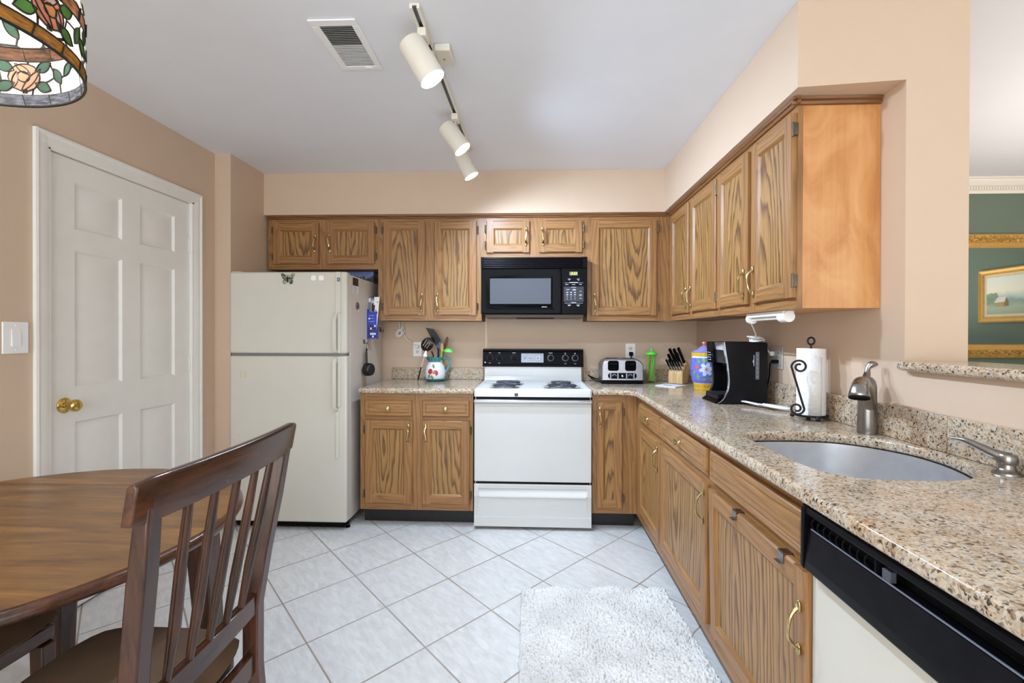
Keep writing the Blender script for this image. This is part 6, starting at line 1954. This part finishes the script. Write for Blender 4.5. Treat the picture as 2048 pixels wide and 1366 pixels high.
# leaves and roses set into the wall of the shade, same pieces seen from inside and outside
lead = MB()
ROSE_A = 1.70
def piece(poly, ang, zc, mi):
    for lift in (0.0012, -0.0012):
        wrap(m, poly, sprof, ang, zc, mi if lift > 0 or mi != 3 else 6, lift=lift)
    for lift in (0.0016, -0.0016):
        R = interp(sprof, zc)
        pts = []
        for u, v in poly:
            r_ = interp(sprof, zc + v) + lift
            pts.append((r_ * cos(ang + u / R), r_ * sin(ang + u / R), zc + v))
        lead.tube(pts, 0.0014, 5, closed=True)
for k in range(4):
    a = 2 * pi * k / 4 + ROSE_A
    zc = 0.067
    piece(ell(0.035, 0.032, 0), a, zc, 4)
    piece(ell(0.014, 0.012, 20, 0.003, 0.002), a, zc, 5)
    piece(leafp(0.034, 0.008, -50, -0.014, -0.006), a, zc, 4)
    piece(leafp(0.022, 0.006, 35, 0.004, 0.019), a, zc, 0)
    piece(leafp(0.020, 0.006, 100, 0.021, -0.006), a, zc, 0)
    for (u, v, l, w_, r_) in ((-0.044, 0.024, 0.022, 0.012, -25), (0.042, 0.024, 0.022, 0.012, 25), (-0.044, -0.022, 0.022, 0.012, 25), (0.042, -0.022, 0.022, 0.012, -25), (0.082, 0.002, 0.024, 0.011, 65), (0.108, -0.010, 0.022, 0.012, -40), (-0.084, 0.000, 0.022, 0.011, 60), (0.125, 0.020, 0.018, 0.010, 80), (-0.118, 0.012, 0.02, 0.011, -50), (0.165, 0.0, 0.022, 0.011, 50)):
        piece([(u + x, v + y) for x, y in leafp(l, w_, r_)], a, zc, 3)
    piece([(-0.004, -0.036), (0.004, -0.036), (0.004, -0.028), (-0.004, -0.028)], a, zc, 2)
    for (u, z, l, w_, r_) in ((0.02, 0.172, 0.026, 0.011, 60), (-0.12, 0.168, 0.024, 0.010, 110), (0.15, 0.165, 0.024, 0.010, 75)):
        piece([(u + x, y) for x, y in leafp(l * 0.8, w_, r_)], a, z, 3)
# inner rim band painted grey, as reflected light shows the amber glass
m.lathe([(R0 - 0.0016, 0.001), (R0 - 0.0016, 0.0255)], 72, mi=7)
o = build('glass_shade', m, [G_CREAM, G_AMBER, G_BROWN, G_GREEN, G_ROSE, G_PEACH, G_GREEN_REFL, G_AMBER_REFL], t, smooth=40)
for zz, rr in ((0.0, R0), (0.026, R0), (0.105, R0 - 0.001), (0.135, R0 - 0.002)):
    lead.tube([(rr * cos(a), rr * sin(a), zz) for a in [i * 2 * pi / 72 for i in range(72)]], 0.0030 if zz == 0 else 0.0018, 6, closed=True)
for k in range(26):
    a = 2 * pi * k / 26
    for z0_, z1_ in ((0.0, 0.026), (0.105, 0.135)):
        for lift in (0.0012, -0.0012):
            lead.tube([((R0 + lift) * cos(a), (R0 + lift) * sin(a), z0_), ((R0 + lift) * cos(a + 0.03), (R0 + lift) * sin(a + 0.03), z1_)], 0.0014, 5)
build('lead_came', lead, LEAD, t)
m = MB().lathe([(0, 0.2745), (0.05, 0.2745), (0.045, 0.286), (0.02, 0.294), (0.012, 0.31), (0, 0.31)], 28)
build('cap', m, BRONZE, t)
m = MB().tube([(0, 0, 0.31), (0, 0, CZ - PC[2] - 0.02)], 0.005, 8)
m.lathe([(0, CZ - PC[2] - 0.0205), (0.02, CZ - PC[2] - 0.0205), (0.05, CZ - PC[2] - 0.006), (0.055, CZ - PC[2] - 0.0005), (0, CZ - PC[2] - 0.0005)], 24)
build('hanging_rod', m, BRONZE, t)
m = MB().lathe([(0, 0.20), (0.016, 0.20), (0.018, 0.2725), (0, 0.2725)], 16)
build('socket', m, BRONZE, t)
m = MB().ball((0, 0, 0.165), 0.034, 20, (1, 1, 1.05))
build('bulb', m, glow('lit_pendant_bulb', (0.95, 0.97, 1.0), 170.0), t, label='glowing bulb')
# ================================================================ table, chairs, rug
TCX, TCY, TR, TH = -1.42, 1.20, 0.580, 0.755
t = thing('dining_table', 'round brown wooden dining table with leaf seams and dark splayed legs', 'table', (TCX, TCY, 0))
SEAM = 0.366
def disc_part(y0_, y1_, r, z0_, z1_, n=72):
    pts = []
    for k in range(n):
        a = 2 * pi * k / n
        x, y = r * cos(a), r * sin(a)
        pts.append((x, max(y0_, min(y1_, y))))
    out = []
    for p in pts:
        if not out or (abs(p[0] - out[-1][0]) + abs(p[1] - out[-1][1])) > 1e-6:
            out.append(p)
    # clip the circle between two chords
    xs0 = sqrt(max(0, r * r - y0_ * y0_)) if abs(y0_) < r else 0
    xs1 = sqrt(max(0, r * r - y1_ * y1_)) if abs(y1_) < r else 0
    a_lo = math.asin(max(-1, y0_ / r))
    a_hi = math.asin(min(1, y1_ / r))
    right = [(r * cos(a_lo + (a_hi - a_lo) * i / 24), r * sin(a_lo + (a_hi - a_lo) * i / 24)) for i in range(25)]
    left = [(-x, y) for x, y in right[::-1]]
    poly = right + left
    cl = []
    for p in poly:
        if not cl or abs(p[0] - cl[-1][0]) + abs(p[1] - cl[-1][1]) > 1e-5:
            cl.append(p)
    if abs(cl[0][0] - cl[-1][0]) + abs(cl[0][1] - cl[-1][1]) < 1e-5:
        cl.pop()
    return MB().prism(cl, 'z', z0_, z1_)
RT = TR - 0.014
build('tabletop', disc_part(-SEAM + 0.0008, SEAM - 0.0012, RT, TH - 0.022, TH), TABLE_TOP_M, t, smooth=30)
build('drop_leaf', disc_part(SEAM + 0.0012, RT, RT, TH - 0.022, TH), TABLE_TOP_M, t, smooth=30)
build('drop_leaf', disc_part(-RT, -SEAM - 0.0012, RT, TH - 0.022, TH), TABLE_TOP_M, t, smooth=30)
pr = [(RT + 0.0004, TH - 0.001), (TR - 0.004, TH - 0.003), (TR, TH - 0.010), (TR + 0.002, TH - 0.018), (TR - 0.003, TH - 0.027), (TR - 0.016, TH - 0.032), (RT - 0.03, TH - 0.033), (RT - 0.03, TH - 0.0225), (RT + 0.0004, TH - 0.0225), (RT + 0.0004, TH - 0.001)]
m = MB().lathe(pr, 96)
build('edge_moulding', m, MAHOGANY, t, smooth=50, label='rounded reddish dark edge moulding')
# frame and four splayed legs
m = MB()
ax0, ay0 = 0.24, 0.425
for (a, b, c_, d_) in ((-ax0, ax0, -ay0 - 0.011, -ay0 + 0.011), (-ax0, ax0, ay0 - 0.011, ay0 + 0.011), (-ax0 - 0.011, -ax0 + 0.011, -ay0 + 0.012, ay0 - 0.012), (ax0 - 0.011, ax0 + 0.011, -ay0 + 0.012, ay0 - 0.012)):
    m.box(a, b, c_, d_, TH - 0.10, TH - 0.0335)
build('apron', m, MAHOGANY, t, smooth=0)
for sx in (-1, 1):
    for sy in (-1, 1):
        x, y = sx * (ax0 + 0.012), sy * (ay0 + 0.016)
        w0, w1 = 0.042, 0.030
        sp = 0.035
        m = MB().hexa([(x + sx * sp - w1, y + sy * sp * 0.7 - w1, 0.001), (x + sx * sp + w1, y + sy * sp * 0.7 - w1, 0.001), (x + sx * sp + w1, y + sy * sp * 0.7 + w1, 0.001), (x + sx * sp - w1, y + sy * sp * 0.7 + w1, 0.001)],
                      [(x - w0, y - w0, TH - 0.0340), (x + w0, y - w0, TH - 0.0340), (x + w0, y + w0, TH - 0.0340), (x - w0, y + w0, TH - 0.0340)])
        build('leg', m, MAHOGANY_Z, t, bevel=0.006)

# chair: local -x is the way the sitter faces, y along the crest rail
def bow(y):
    return 0.016 * (1 - (y / 0.26) ** 2)
def lean(z):
    return (z - 0.93) * 0.158 if z > 0.57 else -0.0569 + max(0.0, 0.40 - z) * 0.10
def make_chair(label):
    t = thing('dining_chair', label, 'chair', (-0.666, 1.030, 0), 0.03, 'dining chairs at the round table')
    PS = 0.202
    def ps(z):
        return 0.234 - 0.092 * (0.93 - max(z, 0.57))
    for s_ in (-1, 1):
        m = MB()
        lv = [0.001, 0.22, 0.40, 0.47, 0.56, 0.70, 0.84, 0.975]
        for z in lv:
            w_ = 0.018 if z > 0.2 else 0.016
            d_ = 0.020 if 0.3 < z < 0.6 else (0.017 if z > 0.6 else 0.018)
            if z > 0.9:
                w_, d_ = 0.017, 0.013
            x = lean(z)
            m.v += [(x - d_, s_ * ps(z) - w_, z), (x + d_, s_ * ps(z) - w_, z), (x + d_, s_ * ps(z) + w_, z), (x - d_, s_ * ps(z) + w_, z)]
        for j in range(len(lv) - 1):
            for k in range(4):
                k2 = (k + 1) % 4
                m.f.append([j * 4 + k, j * 4 + k2, (j + 1) * 4 + k2, (j + 1) * 4 + k])
                m.m.append(0)
        m.f += [[3, 2, 1, 0], [len(lv) * 4 - 4 + k for k in range(4)]]
        m.m += [0, 0]
        build('back_post', m, MAHOGANY_Z, t, bevel=0.004, smooth=40)
    # crest rail
    m = MB()
    n = 16
    W = 0.280
    prz = [(0.945, -0.012), (0.945, 0.010), (1.018, 0.012), (1.026, 0.006), (1.026, -0.006), (1.020, -0.012)]
    for i in range(n + 1):
        y = -W + 2 * W * i / n
        e = 1 if 0 < i < n else 0.86
        for z, dx in prz:
            zz = 0.985 + (z - 0.985) * e
            m.v.append((lean(zz) + bow(y) + dx * (1 if e == 1 else 0.8), y, zz))
    q = len(prz)
    for i in range(n):
        for k in range(q):
            k2 = (k + 1) % q
            m.f.append([i * q + k, i * q + k2, (i + 1) * q + k2, (i + 1) * q + k])
            m.m.append(0)
    m.f += [list(range(q))[::-1], [n * q + k for k in range(q)]]
    m.m += [0, 0]
    build('crest_rail', m, MAHOGANY, t, bevel=0.003, smooth=45)
    # lower back rail
    m = MB()
    for i in range(n + 1):
        y = -PS + 0.0212 + 2 * (PS - 0.0212) * i / n
        for z, dx in ((0.545, -0.011), (0.545, 0.011), (0.592, 0.011), (0.596, 0.005), (0.596, -0.005), (0.592, -0.011)):
            m.v.append((lean(0.57) + 0.6 * bow(y) + dx, y, z))
    for i in range(n):
        for k in range(6):
            k2 = (k + 1) % 6
            m.f.append([i * 6 + k, i * 6 + k2, (i + 1) * 6 + k2, (i + 1) * 6 + k])
            m.m.append(0)
    m.f += [list(range(6))[::-1], [n * 6 + k for k in range(6)]]
    m.m += [0, 0]
    build('lower_rail', m, MAHOGANY, t, smooth=40)
    for k in range(5):
        y = -0.136 + k * 0.068
        m = MB().tube([(lean(0.594) + 0.6 * bow(y), y * 0.92, 0.594), (lean(0.70) + 0.75 * bow(y), y * 0.95, 0.70), (lean(0.82) + 0.9 * bow(y), y * 1.04, 0.82), (lean(0.947) + bow(y), y * 1.10, 0.947)], [0.0080, 0.0110, 0.0105, 0.0080], 12)
        build('spindle', m, MAHOGANY_Z, t, smooth=60)
    # seat
    xb, xf = -0.070, -0.485
    m = MB().prism([(xf, -0.205), (xb - 0.03, -0.19), (xb - 0.03, 0.19), (xf, 0.205)], 'z', 0.400, 0.441)
    build('seat_frame', m, MAHOGANY, t, bevel=0.004)
    m = MB()
    nu, nv = 14, 14
    for zt in (1, 0):
        for i in range(nu + 1):
            for j in range(nv + 1):
                u, v = -1 + 2 * i / nu, -1 + 2 * j / nv
                hw = 0.222 + 0.016 * (1 - u) / 2 - 0.008
                su = u * sqrt(1 - 0.30 * v * v * abs(v))if abs(v) > .5 else u * sqrt(1 - 0.30 * v * v * abs(v))
                sv = v * sqrt(1 - 0.22 * u * u * abs(u))
                edge = (1 - u ** 6) * (1 - v ** 6)
                x = (xb + xf) / 2 + 0.010 + su * (xb - xf) / 2 * 1.04
                m.v.append((x, sv * hw, 0.472 + (0.038 * max(0, edge) ** 0.45 if zt else -0.0265 * max(0, edge) ** 0.3)))
    q = nv + 1
    N = (nu + 1) * q
    for i in range(nu):
        for j in range(nv):
            m.f.append([i * q + j, (i + 1) * q + j, (i + 1) * q + j + 1, i * q + j + 1])
            m.f.append([N + i * q + j, N + i * q + j + 1, N + (i + 1) * q + j + 1, N + (i + 1) * q + j])
            m.m += [0, 0]
    build('seat_cushion', m, SUEDE, t, smooth=70, weld=True, label='brown suede padded seat')
    for s_ in (-1, 1):
        m = MB().hexa([(xf + 0.004, s_ * 0.188 - 0.015, 0.001), (xf + 0.034, s_ * 0.188 - 0.015, 0.001), (xf + 0.034, s_ * 0.188 + 0.015, 0.001), (xf + 0.004, s_ * 0.188 + 0.015, 0.001)],
                      [(xf + 0.002, s_ * 0.186 - 0.019, 0.3995), (xf + 0.040, s_ * 0.186 - 0.019, 0.3995), (xf + 0.040, s_ * 0.186 + 0.019, 0.3995), (xf + 0.002, s_ * 0.186 + 0.019, 0.3995)])
        build('front_leg', m, MAHOGANY_Z, t, bevel=0.004)
        m = MB().box(xf + 0.037, lean(0.2) - 0.0222, s_ * 0.200 - 0.008, s_ * 0.200 + 0.008, 0.19, 0.215)
        m.v = [(x, y + (s_ * 0.030 if x > -0.3 else -s_ * 0.008), z) for x, y, z in m.v]
        build('stretcher', m, MAHOGANY, t)
    m = MB().box(lean(0.4) - 0.010, lean(0.4) + 0.012, -PS + 0.0215, PS - 0.0215, 0.388, 0.440)
    build('rear_apron', m, MAHOGANY, t)
    return t
ch = make_chair('dark brown wooden dining chair with spindle back, nearest the camera at the round table')
# second seat: only its cushion and legs show under the table
t = thing('stool', 'brown cushioned wooden seat tucked under the round dining table', 'seat', (-1.545, 1.125, 0))
for k_ in ch.children:
    if k_.name.split('.')[0] in ('seat_cushion', 'seat_frame'):
        c_ = k_.copy()
        COL.objects.link(c_)
        c_.parent = t
        c_.location = (0.285 - 0.005, 0.0, 0.0) if False else (0.285, 0, 0)
for sx in (-1, 1):
    for sy in (-1, 1):
        x, y = sx * 0.175, sy * 0.165
        m = MB().hexa([(x - 0.015, y - 0.015, 0.001), (x + 0.015, y - 0.015, 0.001), (x + 0.015, y + 0.015, 0.001), (x - 0.015, y + 0.015, 0.001)],
                      [(x - 0.020, y - 0.020, 0.3995), (x + 0.020, y - 0.020, 0.3995), (x + 0.020, y + 0.020, 0.3995), (x - 0.020, y + 0.020, 0.3995)])
        build('leg', m, MAHOGANY_Z, t, bevel=0.004)

# ---- rug
RUGM = NT('white_shag_cotton')
_n = RUGM.noise(RUGM.coord(), 5.0, 3.0)
RUGMM = RUGM.fin(RUGM.ramp(_n, [(0.35, lin((203, 200, 196))), (0.65, lin((221, 218, 213)))]), 0.95)
t = thing('rug', 'white shaggy cotton rug on the tile floor before the sink cabinet', 'rug', (0.30, 1.85, 0))
Q = [(-0.040, 1.22), (0.712, 1.24), (0.648, 2.412), (-0.052, 2.378)]
m = MB().prism(Q, 'z', 0.0008, 0.0028)
build('backing', m, RUGMM, t, world=True, smooth=0)
rng = np.random.default_rng(3)
# pile: many short combed tufts pressed into one height field
GX, GY_ = 330, 500
Qa = np.array(Q)
LX, LY = 0.72, 1.165
cell = LX / (GX - 1)
H = np.zeros((GY_, GX))
NT_ = 30000
tx_, ty_ = rng.uniform(-0.004, LX + 0.004, NT_), rng.uniform(-0.004, LY + 0.004, NT_)
ang = 2.2 * np.sin(tx_ * 9 + 1.3 * np.sin(ty_ * 6)) + 1.8 * np.cos(ty_ * 7 + tx_ * 4) + rng.normal(0, 0.6, NT_)
ln = rng.uniform(0.008, 0.017, NT_)
top = rng.uniform(0.010, 0.024, NT_) + 0.004 * np.sin(tx_ * 23 + 2 * np.sin(ty_ * 11)) * np.cos(ty_ * 19)
RAD = 0.0040
for s_ in np.linspace(0, 1, 8):
    px_ = tx_ + np.cos(ang) * ln * s_
    py_ = ty_ + np.sin(ang) * ln * s_
    ix = np.round(px_ / cell).astype(int)
    iy = np.round(py_ / (LY / (GY_ - 1))).astype(int)
    for dx in (-2, -1, 0, 1, 2):
        for dy in (-2, -1, 0, 1, 2):
            jx, jy = ix + dx, iy + dy
            d2 = (jx * cell - px_) ** 2 + (jy * (LY / (GY_ - 1)) - py_) ** 2
            r_ = RAD * (1 - 0.35 * s_)
            ok = (jx >= 0) & (jx < GX) & (jy >= 0) & (jy < GY_) & (d2 < r_ * r_)
            h_ = top - 0.005 * (s_ - 0.3) ** 2 * 2 - 0.0045 * (d2 / (r_ * r_))
            np.maximum.at(H, (jy[ok], jx[ok]), h_[ok])
H = np.maximum(H, 0.010)
uu, vv = np.meshgrid(np.linspace(0, 1, GX), np.linspace(0, 1, GY_))
P = ((1 - uu) * (1 - vv))[..., None] * Qa[0] + (uu * (1 - vv))[..., None] * Qa[1] + (uu * vv)[..., None] * Qa[2] + ((1 - uu) * vv)[..., None] * Qa[3]
P = P + rng.normal(0, 0.0004, P.shape)
ej = rng.normal(0, 0.0035, (4, 600))
P[:, 0, 0] -= np.abs(ej[0, :GY_])
P[:, -1, 0] += np.abs(ej[1, :GY_])
P[0, :, 1] -= np.abs(ej[2, :GX])
P[-1, :, 1] += np.abs(ej[3, :GX])
H[:, 0] = H[:, -1] = 0.003
H[0, :] = H[-1, :] = 0.003
V = np.concatenate([P, H[..., None]], 2).reshape(-1, 3)
idx = np.arange(GX * GY_).reshape(GY_, GX)
F = np.stack([idx[:-1, :-1], idx[:-1, 1:], idx[1:, 1:], idx[1:, :-1]], -1).reshape(-1, 4)
me = bpy.data.meshes.new('pile')
me.vertices.add(len(V))
me.vertices.foreach_set('co', V.reshape(-1))
me.loops.add(len(F) * 4)
me.loops.foreach_set('vertex_index', F.reshape(-1).astype(np.int32))
me.polygons.add(len(F))
me.polygons.foreach_set('loop_start', (np.arange(len(F)) * 4).astype(np.int32))
me.update(calc_edges=True)
me.validate()
me.polygons.foreach_set('use_smooth', [True] * len(me.polygons))
me.materials.append(RUGMM)
o = bpy.data.objects.new('pile', me)
COL.objects.link(o)
o.parent = t
me.transform(Matrix.Translation((-0.30, -1.85, 0)))
o['kind'] = 'stuff'
